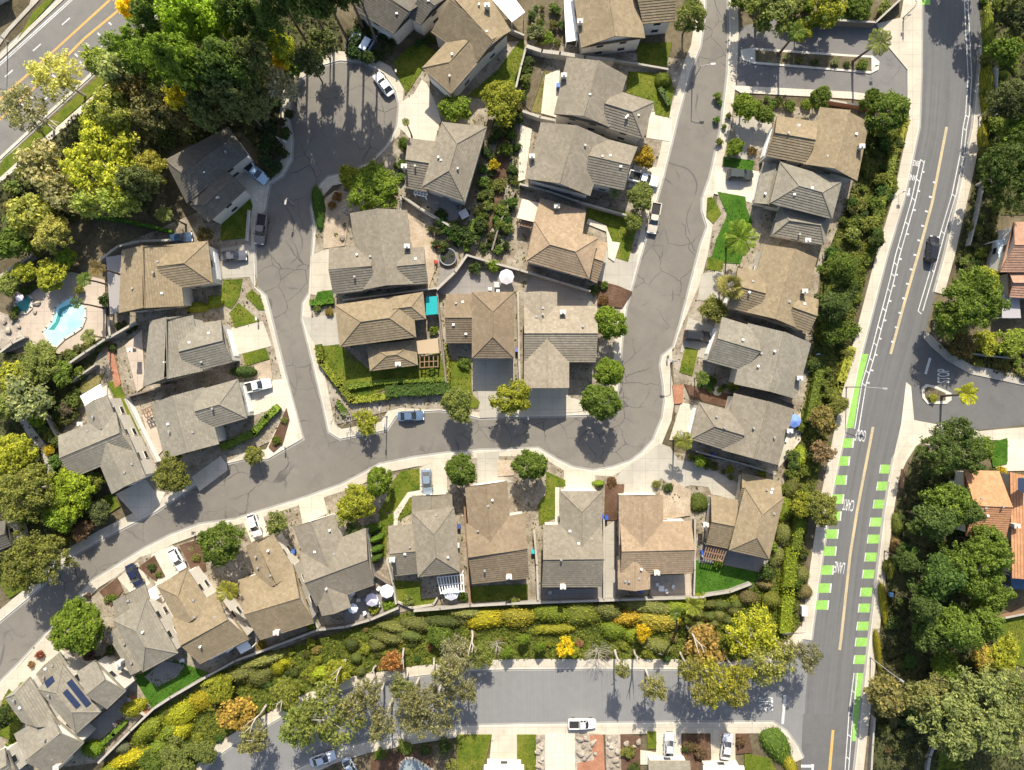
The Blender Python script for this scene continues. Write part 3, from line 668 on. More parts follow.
def house(label, col, blocks, chim=(), garage=None, name='house', wall='stucco', vents=2, solar=()):
    bl=[Block(*b) for b in blocks]
    c0=sum((b.c[0]+b.c[2] for b in bl),Vector())/(2*len(bl)); c0.z=0
    root=empty(name,c0); tag(root,label,'house','houses of the neighbourhood')
    off=-c0
    def part(nm,mb,m,par=root,l=None,smooth=False):
        # geometry is written in world space, parts sit under the root
        o=mb.build(nm,m,par,smooth); o.location=(off if par is root else Vector((0,0,0)))
        if l: o['label']=l
        return o
    mr=roofmat(col); rf=MB(); wl=MB()
    for b in bl: b.roof(rf); b.walls(wl)
    roof=part('roof',rf,mr); part('wall',wl,M[wall])
    top=lambda x,y: max(b.height(x,y) for b in bl)
    for ch in chim:
        zt=max(b.zr for b in bl)
        q=P(ch[0],ch[1],zt*.95); z=max(top(q.x,q.y),2.6); zt=min(z+1.1,zt+.4); q=P(ch[0],ch[1],zt)
        m=MB(); m.box((q.x,q.y,zt/2+1.2),(.85,.6,zt-2.4)); m.box((q.x,q.y,zt+.06),(1.0,.75,.12)); m.box((q.x,q.y,zt+.22),(.3,.3,.2))
        part('chimney',m,M['stucco'],roof)
    rr=random.Random(hash(label)%9999 if False else len(label)*7+int(c0.x*3))
    n=0
    for _ in range(60):
        if n>=vents: break
        b=rr.choice(bl); u,w=rr.uniform(.2,.8)*b.L,rr.uniform(-.7,.7)*b.hw; q=b.m1+b.d*u+b.n*w; z=top(q.x,q.y)
        if z<b.ze: continue
        m=MB()
        if rr.random()<.5: m.box((q.x,q.y,z+.1),(.42,.34,.24))
        else: m.tube([(q.x,q.y,z-.1),(q.x,q.y,z+.45)],.12,8); m.tube([(q.x,q.y,z+.4),(q.x,q.y,z+.52)],.2,8)
        part('vent',m,M['white' if rr.random()<.3 else 'lampmetal'],roof); n+=1
    for (pts,bi) in solar:
        # panel quad lying on a roof face
        b=bl[abs(bi)-1]; m=MB(); w=[]; A,B,C_,D=b.c
        tri=(C_,D,b.R1) if bi>0 else (B,C_,b.R2); nn=(tri[1]-tri[0]).cross(tri[2]-tri[0]); nn=nn if nn.z>0 else -nn
        for p in pts:
            z=b.ze
            for _ in range(6): q=P(*p,z); z=tri[0].z-(nn.x*(q.x-tri[0].x)+nn.y*(q.y-tri[0].y))/nn.z+.2
            w.append(P(*p,z))
        m.poly(w); m.poly([x-Vector((0,0,.06)) for x in w][::-1])
        for i in range(4): m.poly([w[i]-Vector((0,0,.06)),w[(i+1)%4]-Vector((0,0,.06)),w[(i+1)%4],w[i]])
        part('solar_panel',m,M['solar'],roof)
    # windows and garage door on the outer walls
    for bi,b in enumerate(bl):
        w=b.wallpts()
        for i in range(4):
            p,q=w[i],w[(i+1)%4]; L=(q-p).length; d=(q-p).normalized(); nn=Vector((d.y,-d.x,0))
            if nn.dot((p+q)/2-(b.c[0]+b.c[2])/2)<0: nn=-nn
            if garage==(bi,i):
                g=(p+q)/2; m=MB(); m.box((g.x+nn.x*.03,g.y+nn.y*.03,1.15),(min(4.9,L*.8),.1,2.3),math.atan2(d.y,d.x))
                for k in range(3): m.box((g.x+nn.x*.09,g.y+nn.y*.09,.5+k*.6),(min(4.7,L*.76),.03,.5),math.atan2(d.y,d.x))
                part('garage_door',m,M['white']); lv=(3.9,) if b.ze>4.5 else ()
            else: lv=(1.5,4.0) if b.ze>4.5 else (1.5,)
            for z in lv:
                for t in ((.3,.7) if L>9 else (.5,)):
                    g=p+(q-p)*t+nn*.03
                    if any(o.inside(g.x+nn.x*.3,g.y+nn.y*.3) for j,o in enumerate(bl) if j!=bi): continue
                    if L<2.5: continue
                    m=MB(); m.box((g.x,g.y,z),(1.2,.1,1.0),math.atan2(d.y,d.x)); fr=part('window',m,M['glass'])
                    m=MB(); an=math.atan2(d.y,d.x)
                    for dx,dz,sx,sz in ((0,.53,1.3,.06),(0,-.53,1.3,.06),(-.63,0,.06,1.0),(.63,0,.06,1.0)):
                        m.box((g.x+d.x*dx+nn.x*.03,g.y+d.y*dx+nn.y*.03,z+dz),(sx,.1,sz),an)
                    part('frame',m,M['stucco'],fr)
    return root
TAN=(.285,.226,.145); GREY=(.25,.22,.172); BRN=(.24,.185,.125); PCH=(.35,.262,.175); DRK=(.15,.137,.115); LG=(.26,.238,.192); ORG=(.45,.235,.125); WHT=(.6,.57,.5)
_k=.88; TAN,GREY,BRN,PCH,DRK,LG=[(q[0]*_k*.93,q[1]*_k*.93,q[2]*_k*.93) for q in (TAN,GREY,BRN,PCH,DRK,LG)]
L1=3.1
HOUSES=[
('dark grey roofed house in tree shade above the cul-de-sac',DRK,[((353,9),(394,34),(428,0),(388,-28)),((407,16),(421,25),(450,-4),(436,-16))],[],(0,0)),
('tan tiled house with a big gable and white flat patio roof at the top',TAN,[((431,32),(476,64),(511,31),(478,-22)),((451,94),(484,56),(454,34),(422,68),.42,0)],[(487,5)],(1,3)),
('tan grey roofed house cut by the top edge beside the ball shaped tree',TAN,[((581,48),(572,-20),(634,-30),(645,38)),((643,24),(675,21),(671,-26),(625,-26))],[(580,21)],(1,1)),
('grey gabled house whose lawn has a round clipped bush',GREY,[((554,114),(567,57),(627,76),(611,128)),((604,127),(643,139),(654,102),(615,90),-.15,.45)],[(564,75)],(1,1)),
('grey gabled house with a white pickup at its short driveway',GREY,[((527,179),(541,122),(608,139),(590,196)),((585,182),(624,190),(637,147),(598,137),-.1,.06)],[(532,156)],(1,1)),
('peach hip roofed house with a cream patio roof at its corner',PCH,[((526,261),(589,279),(598,238),(535,221),.3,.3),((527,250),(577,262),(586,211),(540,198),0,0,L1),((580,276),(597,283),(608,243),(590,238),0,0,L1)],[(557,206)],(2,1)),
('tan cross gabled house beside three ball shaped street trees',(.27,.232,.175),[((524,362),(596,362),(597,306),(524,306)),((524,330),(524,292),(557,292),(557,330)),((524,388),(524,335),(569,335),(569,388))],[(563,312)],(2,3)),
('brown tan hipped house with a low left wing behind two yellow green trees',BRN,[((472,358),(472,292),(514,292),(514,358),.31,.31),((446,343),(474,343),(474,294),(446,294),0,0,L1)],[],(0,3)),
('tan house with a low front wing above the fenced corner lawn',TAN,[((340,347),(416,337),(412,294),(335,305),.33,.3),((395,322),(426,319),(423,292),(392,297),0,.4),((370,371),(418,365),(416,340),(367,345),.4,.4,L1)],[(398,364)],(0,3)),
('grey house behind the beige gravel garden with bush shadows on its roof',GREY,[((362,290),(350,213),(407,210),(415,284)),((333,294),(375,289),(372,246),(329,248)),((400,286),(428,283),(424,247),(396,249))],[(407,246)],(1,3)),
('tan grey hipped house with a low left wing and grey back patio',GREY,[((422,187),(442,122),(487,127),(465,202),.3,.32),((406,188),(428,192),(438,142),(408,138),0,0,L1)],[(404,166)],(1,3)),
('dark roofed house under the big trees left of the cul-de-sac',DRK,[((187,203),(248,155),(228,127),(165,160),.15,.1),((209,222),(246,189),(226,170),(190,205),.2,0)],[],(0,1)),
('brown roofed house dappled with tree shade beside the pool garden',TAN,[((119,313),(122,250),(177,246),(184,306)),((165,290),(213,283),(208,241),(158,246),0,.45)],[],(1,1)),
('grey gabled house with a pale driveway and triangular lawn',LG,[((143,387),(150,321),(193,315),(203,371)),((188,373),(232,362),(221,320),(178,331))],[(130,350)],(1,1)),
('grey gabled house with the white pickup beside it near the junction',LG,[((165,459),(151,404),(204,387),(219,444)),((205,430),(247,418),(238,379),(192,392),0,.45)],[],(1,1)),
('grey cross gabled house with a white flat patio roof, left of a white side walk',LG,[((73,478),(134,452),(116,412),(58,436)),((92,432),(85,406),(107,395),(118,425)),((112,494),(94,450),(128,434),(146,477))],[(80,424)],(2,3)),
('grey roofed house with dark solar panels in the lower left',LG,[((76,734),(38,689),(63,664),(101,712),.31,.28),((41,684),(36,674),(60,652),(70,668),0,0,L1),((107,709),(126,691),(95,660),(77,672))],[(119,668)],(1,1)),
('grey cross gabled house at the bottom left beside the solar panel roof',LG,[((52,775),(84,743),(50,713),(14,734)),((22,722),(5,698),(30,677),(60,726),0,.1)],[(56,768)],(1,1)),
('corner of a grey roof at the very bottom left',LG,[((-5,790),(18,775),(5,748),(-20,760))],[],None),
('grey hip roofed house with bright artificial turf behind it',LG,[((143,672),(113,620),(147,598),(178,653),.35,.35),((116,622),(113,601),(145,584),(152,606),0,0,L1),((131,675),(107,634),(122,624),(145,668),0,0,L1)],[(118,664)],(1,1)),
('tan gabled house below the second white car',TAN,[((200,664),(249,639),(216,592),(172,618)),((180,628),(157,586),(187,569),(212,607),0,.4)],[],(1,1)),
('tan pink gabled house between two feathery trees on the lower row',TAN,[((260,640),(314,623),(293,564),(238,580)),((262,592),(246,546),(273,534),(296,572))],[(276,633)],(1,1)),
('grey brown gabled house with a parasol patio on the lower row',GREY,[((316,606),(374,585),(366,528),(300,553)),((311,575),(293,527),(334,514),(352,560)),((322,616),(310,580),(340,572),(351,607))],[],(1,1)),
('grey hip roofed house with a white slatted patio roof on the lower row',GREY,[((418,577),(412,512),(454,507),(460,572),.3,.35),((412,525),(412,496),(452,494),(453,520),0,0,L1),((395,576),(420,573),(414,524),(388,526),0,0,L1)],[(392,560)],(1,1)),
('brown roofed gabled house between two street trees on the lower row',BRN,[((472,584),(529,578),(525,513),(466,524)),((470,545),(465,487),(507,481),(511,535))],[(509,577)],(1,1)),
('grey house with one hipped front wing in the middle of the lower row',GREY,[((542,587),(602,587),(602,524),(543,525)),((560,560),(560,491),(602,491),(602,560),0,.28)],[(563,587)],(1,1)),
('peach brown house with front and back gables on the lower row',PCH,[((620,575),(693,573),(691,521),(620,522)),((619,545),(619,495),(663,495),(663,545)),((618,589),(618,560),(650,560),(650,589))],[(657,573)],(1,1)),
('tan hip roofed house with a lattice pergola above the bright green lawn',TAN,[((729,550),(745,487),(784,497),(769,559),.3,.33),((706,544),(730,549),(738,500),(711,495),0,0,L1),((738,500),(779,508),(781,482),(742,473),0,0,L1)],[(706,525)],(1,3)),
('grey house with a hipped left wing and a blue parasol behind it',GREY,[((722,450),(734,393),(794,409),(778,465)),((690,439),(728,451),(740,414),(699,402),.45,-.2)],[(790,431)],(1,3)),
('grey gabled house beside the black convertible',LG,[((734,384),(748,323),(811,343),(796,399)),((707,361),(743,371),(758,328),(722,317),0,-.2)],[(800,378)],(1,3)),
('tan house with two side gables behind the fan palm',TAN,[((745,312),(764,244),(817,258),(797,328)),((727,307),(757,315),(768,274),(738,266)),((785,324),(809,333),(819,300),(795,292))],[(805,291)],(1,3)),
('grey hip roofed house with a low shaded wing right of the green lawn',LG,[((770,203),(832,219),(842,181),(780,162),.33,.3),((754,203),(763,162),(786,168),(777,208),0,0,L1),((772,235),(824,245),(832,212),(780,206),.2,.2,L1)],[(808,240)],(1,0)),
('tan house with a striped front gable just below the private drive',TAN,[((803,164),(820,107),(869,122),(857,181)),((766,156),(806,164),(818,122),(777,116))],[(862,146)],(1,3)),
('orange tiled house at the right edge with a blue white porch',(.36,.215,.15),[((1000,272),(1060,272),(1060,222),(1014,222)),((1009,297),(1060,300),(1060,268),(1008,270),0,0,4.4)],[],None),
('orange tiled house half hidden by the dark trees at right',ORG,[((966,536),(1006,538),(999,471),(964,470))],[],None),
('orange tiled house with solar panels at the right edge',ORG,[((1012,578),(1010,472),(1050,480),(1055,578))],[(1017,526)],None),
('pale roofed house at the bottom edge between two lawns',WHT,[((484,800),(524,800),(524,765),(484,765),0,0,L1)],[],None),
('grey roofed house corner at the bottom edge below the silver car',LG,[((648,800),(690,800),(690,761),(648,761),0,0,L1)],[],None),
('white roofed house at the bottom edge left of the curved hedge',WHT,[((701,800),(746,800),(744,766),(703,766),0,0,L1)],[],None),
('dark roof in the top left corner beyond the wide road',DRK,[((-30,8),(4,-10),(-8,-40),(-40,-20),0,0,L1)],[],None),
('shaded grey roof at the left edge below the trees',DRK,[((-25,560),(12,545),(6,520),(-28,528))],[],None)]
for lab,col,bl,ch,ga in HOUSES:
    sol=()
    if 'dark solar' in lab:
        sol=[([(66.5,683),(71.5,679),(91,703.5),(86,707.5)],1),([(62.5,693),(67,689),(80.5,705),(76,709)],1),([(44,682),(52,675.5),(54.5,681),(47,688)],-1)]
    if 'solar panels at the right' in lab: sol=[([(1018,478),(1030,478),(1030,496),(1018,490)],1)]
    house(lab,col,bl,ch,ga,solar=sol,vents=0 if 'corner' in lab or 'edge' in lab else 4)

# patio roofs and pergolas: flat covers on posts, each a thing of its own
def cover(pts, z, m, label, slats=0, col=None):
    c=sum((P(*p,z) for p in pts),Vector())/len(pts); root=empty('patio_cover',(c.x,c.y,0)); tag(root,label,'patio cover')
    w=[P(*p,z)-Vector((c.x,c.y,0)) for p in pts]
    mb=MB()
    if slats:
        for k in range(slats+1):
            t=k/slats; a,b=w[0].lerp(w[1],t),w[3].lerp(w[2],t); d=b-a; mb.box(((a.x+b.x)/2,(a.y+b.y)/2,z),(d.length,.16,.12),math.atan2(d.y,d.x))
        for k in range(3):
            t=.04+k*.46; a,b=w[0].lerp(w[3],t),w[1].lerp(w[2],t); d=b-a; mb.box(((a.x+b.x)/2,(a.y+b.y)/2,z-.13),(d.length,.16,.12),math.atan2(d.y,d.x))
    else: mb.prism([(p.x,p.y) for p in w],z-.14,z)
    o=mb.build('cover_panel' if not slats else 'slats',m,root)
    if col: o.color=(*col,1)
    for p in w:
        q=p*.93; mp=MB(); mp.box((q.x,q.y,(z-.2)/2),(.15,.15,z-.2)); mp.build('post',M['white'],root)
for a in [
 ([(489,-4),(512,22),(525,12),(510,-8)],3.0,M['white'],'white flat patio roof behind the tan house at the top'),
 ([(564,0),(573,0),(578,40),(566,42)],3.0,M['white'],'narrow white patio roof left of the top edge house'),
 ([(522,199),(540,203),(534,222),(517,218)],2.9,M['tint'],'cream patio roof at the corner of the peach house',0,(.62,.5,.38)),
 ([(80,396),(100,384),(106,395),(85,406)],2.9,M['white'],'white square patio roof above a grey cross gabled house'),
 ([(106,257),(121,255),(122,311),(110,314)],2.8,M['tint'],'grey flat patio roof along the dappled brown house',0,(.28,.26,.25)),
 ([(416,341),(438,338),(439,353),(418,354)],2.8,M['tint'],'tan lean-to patio roof right of the low front wing',0,(.36,.27,.17)),
 ([(420,356),(438,355),(438,367),(420,368)],2.3,M['wood'],'dark open garden frame above the fenced lawn',4),
 ([(437,577),(463,574),(464,592),(441,594)],2.8,M['white'],'white slatted patio roof behind a grey hip roof',9),
 ([(707,545),(727,549),(722,562),(703,558)],2.6,M['wood'],'brown lattice pergola above the bright green lawn',8),
 ([(1002,295),(1019,294),(1021,318),(1002,318)],2.9,M['tint'],'grey flat roof in front of the orange house at the right edge',0,(.33,.31,.32)),
 ([(996,240),(1010,238),(1014,262),(1000,266)],3.2,M['tint'],'blue white porch roof of the orange house at right',0,(.5,.58,.66)),
 ([(1010,575),(1034,575),(1034,589),(1012,589)],2.6,M['tint'],'blue awning beside the lower orange roofs',0,(.05,.11,.2)),
 ([(426,297),(437,296),(438,314),(426,315)],2.6,M['cloth'],'teal shade canopy between two tan houses',0,(.02,.30,.32)),
 ([(208,655),(224,648),(226,652),(210,660)],2.5,M['white'],'left white awning behind the tan gabled house'),
 ([(223,648),(231,643),(234,648),(227,653)],2.5,M['white'],'small middle white awning behind the tan gabled house'),
 ([(236,647),(247,641),(252,648),(241,654)],2.5,M['white'],'right pale lavender awning behind the tan gabled house'),
 ([(145,592),(155,586),(159,598),(151,602)],2.6,M['white'],'white side awning right of the grey hip roofed house'),
 ([(142,410),(152,405),(156,413),(146,418)],2.2,M['wood'],'brown slatted pergola in the pink side patio',4),
 ([(415,188),(427,192),(426,197),(414,194)],2.3,M['white'],'small white trellis behind the tan grey hipped house',4),
 ([(520,219),(532,222),(531,228),(518,225)],2.2,M['wood'],'red brown trellis below the cream patio roof',4)]: cover(*a)
# ------------------------------------------------------------------ vegetation
NR=np.random.RandomState(3)
def quads(C, N, size, asp, name, m, extra=None):
    # leaf sprays: one small bent diamond per centre C with facing N
    n=len(C); N=N/np.linalg.norm(N,axis=1,keepdims=True)
    t=NR.randn(n,3); t-=N*(t*N).sum(1,keepdims=True); t/=np.linalg.norm(t,axis=1,keepdims=True); b=np.cross(N,t)
    sz=size*(.55+.9*NR.rand(n,1)); a=asp*(.8+.4*NR.rand(n,1))
    v=np.stack([C-t*sz, C-b*sz*a+N*sz*.12, C+t*sz, C+b*sz*a-N*sz*.12],1).reshape(-1,3)
    f=np.arange(4*n).reshape(-1,4)
    V=[v]; F=f.tolist()
    if extra:
        off=len(v); V.append(np.array(extra.v)); F+= [[i+off for i in q] for q in extra.f]
    me=bpy.data.meshes.new(name); me.from_pydata(np.concatenate(V).tolist(),[],F); me.materials.append(m); me.update(); return me
def sph(n): 
    d=NR.randn(n,3); return d/np.linalg.norm(d,axis=1,keepdims=True)
def crown(nc, per, leaf, rc, asp=.55, zs=.8, lo=.45, cone=0, up=.5, name='crown', rad_pow=.5, gap=0, lobe=.22):
    d=sph(nc); ph=NR.rand(4)*6.28; d[:,2]=np.where(d[:,2]<-.45,-d[:,2],d[:,2]); r=lo+(1-rc*.8-lo)*NR.rand(nc,1)**rad_pow
    th=np.arctan2(d[:,1],d[:,0]); r=r*(1+lobe*(np.sin(2*th+ph[0])*.45+np.sin(3*th+ph[1])*.5+np.sin(5*th+ph[2]+d[:,2]*3)*.45))[:,None]
    cc=d*r
    if gap: cc=cc[NR.rand(nc)>gap*(np.sin(cc[:,0]*5+1)*np.cos(cc[:,1]*5)>0)]
    if cone: cc[:,:2]*=(1-.75*((cc[:,2:3]+1)/2))**cone*1.25
    cc[:,2]*=zs; nc=len(cc)
    w=rc*(.6+.8*NR.rand(nc,1)); dd=sph(nc*per); rr=NR.rand(nc*per,1)**.45
    C=np.repeat(cc,per,0)+dd*rr*np.repeat(w,per,0)*[1,1,.75]
    N=dd*.8+np.array([0,0,up])+NR.randn(nc*per,3)*.45
    return quads(C,N,leaf,asp,name,M['leaf'])
def ico(rad, zs, sub=2, wob=.1, flat=1):
    import bmesh
    b=bmesh.new(); bmesh.ops.create_icosphere(b,subdivisions=sub,radius=1); m=MB()
    ph=NR.rand(6)*6
    vs=[]
    for v in b.verts:
        c=v.co; k=rad*(1+wob*(math.sin(c.x*3+ph[0])+math.sin(c.y*3.3+ph[1])+math.sin(c.z*4+ph[2]))/2)
        zz=math.copysign(abs(c.z)**flat,c.z); rr=(1-abs(zz)**3*.35)/max(1e-3,math.sqrt(max(1e-6,1-c.z*c.z)))*math.sqrt(max(0,1-abs(c.z)**3)) if flat<1 else 1
        vs.append((c.x*k*rr,c.y*k*rr,zz*k*zs))
    m.v=vs; m.uv=[(p[0],p[1]) for p in vs]; m.f=[[v.index for v in f.verts] for f in b.faces]; b.free(); return m
def clipped(n=2600, leaf=.055, zs=1, wob=.12):
    core=ico(.95,zs,3,wob,.8); cv=np.array(core.v); idx=NR.randint(0,len(cv),n)
    d=cv[idx]+NR.randn(n,3)*.085; nn=d/np.linalg.norm(d,axis=1,keepdims=True)
    return quads(d*1.02,nn+NR.randn(n,3)*.35,leaf,.6,'crown',M['leaf_dense'],core)
def palm_mesh(nf=16, droop=.55, leafw=.035, name='crown', fan=False):
    m=MB()
    for i in range(nf):
        a=2*math.pi*i/nf*1.0+R.uniform(-.2,.2); e=R.uniform(-.1,1.0) ; L=R.uniform(.8,1.05)
        if fan:
            a=R.uniform(0,6.28); e=R.uniform(-.35,1.35); q=Vector((math.cos(a)*math.cos(e),math.sin(a)*math.cos(e),math.sin(e)))
            side=Vector((-math.sin(a),math.cos(a),0)); base=q*.42*L; up=side.cross(q)
            m.tube([(0,0,0),base],.012,3)
            for k in range(-6,7):
                t=k/6*1.35; dr=(q*math.cos(t)+side*math.sin(t)); tip=base+dr*.55*L+Vector((0,0,-.10)); w=side*math.cos(t)*.03-q*math.sin(t)*.03
                md=base+dr*.3*L; m.poly([base,md-w,tip,md+w])
            continue
        pts=[]
        for k in range(9):
            t=k/8; rr=L*t*(1-.18*t); z=L*(math.sin(e)*t*.75-droop*t*t*(1.0-.3*e))
            pts.append(Vector((math.cos(a)*rr*math.cos(e*.55),math.sin(a)*rr*math.cos(e*.55),z)))
        m.tube(pts[:-1],[.018*(1-k/10) for k in range(8)],3)
        side=Vector((-math.sin(a),math.cos(a),0))
        for k in range(1,17):
            t=k/17*8; j=min(7,int(t)); p=pts[j].lerp(pts[j+1],t-j); d=(pts[j+1]-pts[j]).normalized()
            ll=.25*math.sin(math.pi*min(1,.12+k/19))
            for s in (-1,1):
                tip=p+(side*s*.8+d*.65)*ll+Vector((0,0,-.35*ll)); w=d*leafw
                m.poly([p-w*.6,p.lerp(tip,.5)-w,tip,p.lerp(tip,.5)+w])
    me=bpy.data.meshes.new(name); me.from_pydata(m.v,[],m.f); me.materials.append(M['leaf']); me.update(); return me
def limbs(h, r0, nb, spread, lean=(0,0), name='trunk', m='bark', start=.35, twigs=0):
    mb=MB(); top=Vector((lean[0],lean[1],h)); pts=[]
    for k in range(6):
        t=k/5; pts.append(Vector((lean[0]*t*t+math.sin(t*5+h)*.12*h*.12,lean[1]*t*t+math.cos(t*4+h)*.1*h*.1-.1*h*.1,h*t)))
    pts[0]=Vector((0,0,-.1)); mb.tube(pts,[r0*(1-.72*k/5) for k in range(6)],7)
    def br(p,d,L,r,dep):
        q=p+d*L*.5+Vector((0,0,L*.08)); e=p+d*L+Vector((0,0,L*.1)); mb.tube([p,q,e],[r,r*.7,r*.3],4)
        if dep>0:
            for _ in range(3):
                nd=(d+Vector((R.uniform(-.8,.8),R.uniform(-.8,.8),R.uniform(-.25,.6)))).normalized(); br(p.lerp(e,R.uniform(.45,.95)),nd,L*R.uniform(.5,.75),r*.5,dep-1)
    for k in range(nb):
        t=start+(1-start)*(k+.5)/nb; j=min(4,int(t*5)); p=pts[j].lerp(pts[j+1],t*5-j); a=k*2.4+R.random()
        d=Vector((math.cos(a),math.sin(a),R.uniform(.35,.9))).normalized(); br(p,d,spread*R.uniform(.6,1)*(1.15-.5*t),r0*.4,twigs)
    return mb.mesh(name,M[m])
PR={
 'round':[crown(85,66,.078,.25,zs=.85) for _ in range(5)],
 'ball':[crown(130,85,.062,.2,zs=.95,lo=.66,lobe=.17,gap=.15) for _ in range(5)],
 'loose':[crown(60,44,.075,.24,zs=.7,lo=.3,gap=.45) for _ in range(3)],
 'euc':[crown(100,40,.058,.2,asp=.36,zs=.75,lo=.2,up=.3,gap=.5) for _ in range(3)],
 'big':[crown(170,52,.052,.16,asp=.5,zs=.6,lo=.35,gap=.35) for _ in range(3)],
 'roundL':[crown(170,64,.05,.17,zs=.85,lobe=.28,gap=.2) for _ in range(5)],
 'huge':[crown(300,60,.034,.12,asp=.5,zs=.6,lo=.35,gap=.3,lobe=.3) for _ in range(4)],
 'pine':[crown(120,42,.06,.2,asp=.4,zs=1.25,lo=.45,cone=.7,up=.7) for _ in range(2)],
 'bush':[crown(26,40,.13,.36,zs=.8,lo=.3) for _ in range(3)],
 'clip':[clipped(wob=w) for w in (.14,.22,.28,.2)],
 'palm':[palm_mesh(14,.4,.03) for _ in range(2)],
 'fan':[palm_mesh(34,name='crown',fan=True)],
 'agave':[palm_mesh(16,.2,.06)],
}
TR={'round':limbs(1,.05,6,.42),'loose':limbs(1,.045,6,.5),'euc':limbs(1,.03,6,.3,m='pale_bark',start=.5),'palm':None,'big':limbs(1,.05,8,.5,m='pale_bark'),'pine':limbs(1,.04,6,.22)}
for k,v in (('ball','round'),('bush','round'),('huge','big'),('roundL','round')): TR[k]=TR[v]
pm=MB(); pm.tube([(0,0,-.01),(.01,0,.3),(0,.01,.7),(0,0,1)],[.03,.021,.018,.02],8); TR['palm']=TR['fan']=pm.mesh('trunk',M['bark'])
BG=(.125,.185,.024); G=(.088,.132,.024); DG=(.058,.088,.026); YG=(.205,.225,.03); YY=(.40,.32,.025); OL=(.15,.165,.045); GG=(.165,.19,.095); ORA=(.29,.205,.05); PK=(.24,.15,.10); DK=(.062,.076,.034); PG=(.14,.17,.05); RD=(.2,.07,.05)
NM={'round':('broadleaf_tree','tree'),'ball':('street_tree','tree'),'loose':('open_crowned_tree','tree'),'euc':('eucalyptus_tree','tree'),'big':('spreading_tree','tree'),'huge':('spreading_tree','tree'),'roundL':('broadleaf_tree','tree'),'pine':('conifer_tree','tree'),'bush':('bush','bush'),'clip':('clipped_shrub','shrub'),'palm':('feather_palm','palm'),'fan':('fan_palm','palm'),'agave':('rosette_plant','plant')}
def plant(t, px, py, r, h, col, label, ry=None, rot=0, group=None, base=None, zs=None):
    nm,cat=NM[t]; cz={'palm':h,'fan':h,'clip':0,'bush':h*.5,'agave':.3}.get(t,h*.68)
    q=P(px,py,cz if t!='clip' else h*.5); k=S*(H-cz)/H; R0=r*k; R1=(ry or r)*k
    if base: b=P(*base)
    else: b=Vector((q.x,q.y,0))
    if t in('palm','fan') and not base: b=Vector((q.x*.99,q.y*.99,0))
    root=empty(nm,b); tag(root,label,cat,group)
    g=R.uniform(.9,1.12); c=(col[0]*g*1.07,col[1]*g*1.02,col[2]*g*.95)
    rz={'clip':0,'bush':h*.55,'agave':R0*.5,'palm':R0*.9,'fan':R0}.get(t, (h-cz)*1.0/ {'round':.85,'ball':.95,'loose':.7,'euc':.75,'big':.6,'huge':.6,'roundL':.85,'pine':1.25}.get(t,1))
    me=R.choice(PR[t])
    if t=='clip': inst('crown',me,root,(q.x-b.x,q.y-b.y,h*.12),(0,0,rot),(R0,R1,h*.88),c); return root
    inst('crown',me,root,(q.x-b.x,q.y-b.y,cz),(0,0,R.uniform(0,6.28) if not ry else rot),(R0*R.uniform(.92,1.08),R1*R.uniform(.92,1.08),zs or rz),c)
    if t=='agave': return root
    d=Vector((q.x-b.x,q.y-b.y,0)); hh=cz+(.1 if t in('palm','fan') else (h-cz)*.35)
    if base or t in('euc',):
        me=limbs(hh,.02*hh+.05,7,R0*.75,(d.x,d.y),m='pale_bark' if t in('euc','big','huge','palm') else 'bark',start=.45) if t!='palm' else None
        if me is None:
            mm=MB(); mm.tube([(0,0,-.1),(d.x*.35,d.y*.35,hh*.4),(d.x,d.y,hh)],[.26,.19,.17],8); me=mm.mesh('trunk',M['bark'])
        inst('trunk',me,root)
    else:
        w=R0*1.2 if t not in('palm','fan') else hh
        inst('trunk',TR[t],root,(q.x-b.x,q.y-b.y,0) if t not in('palm','fan') else (0,0,0),(0,0,0) if t in('palm','fan') else (0,0,R.uniform(0,6)),(w,w,hh))
        if t in('palm','fan'): pass
    return root
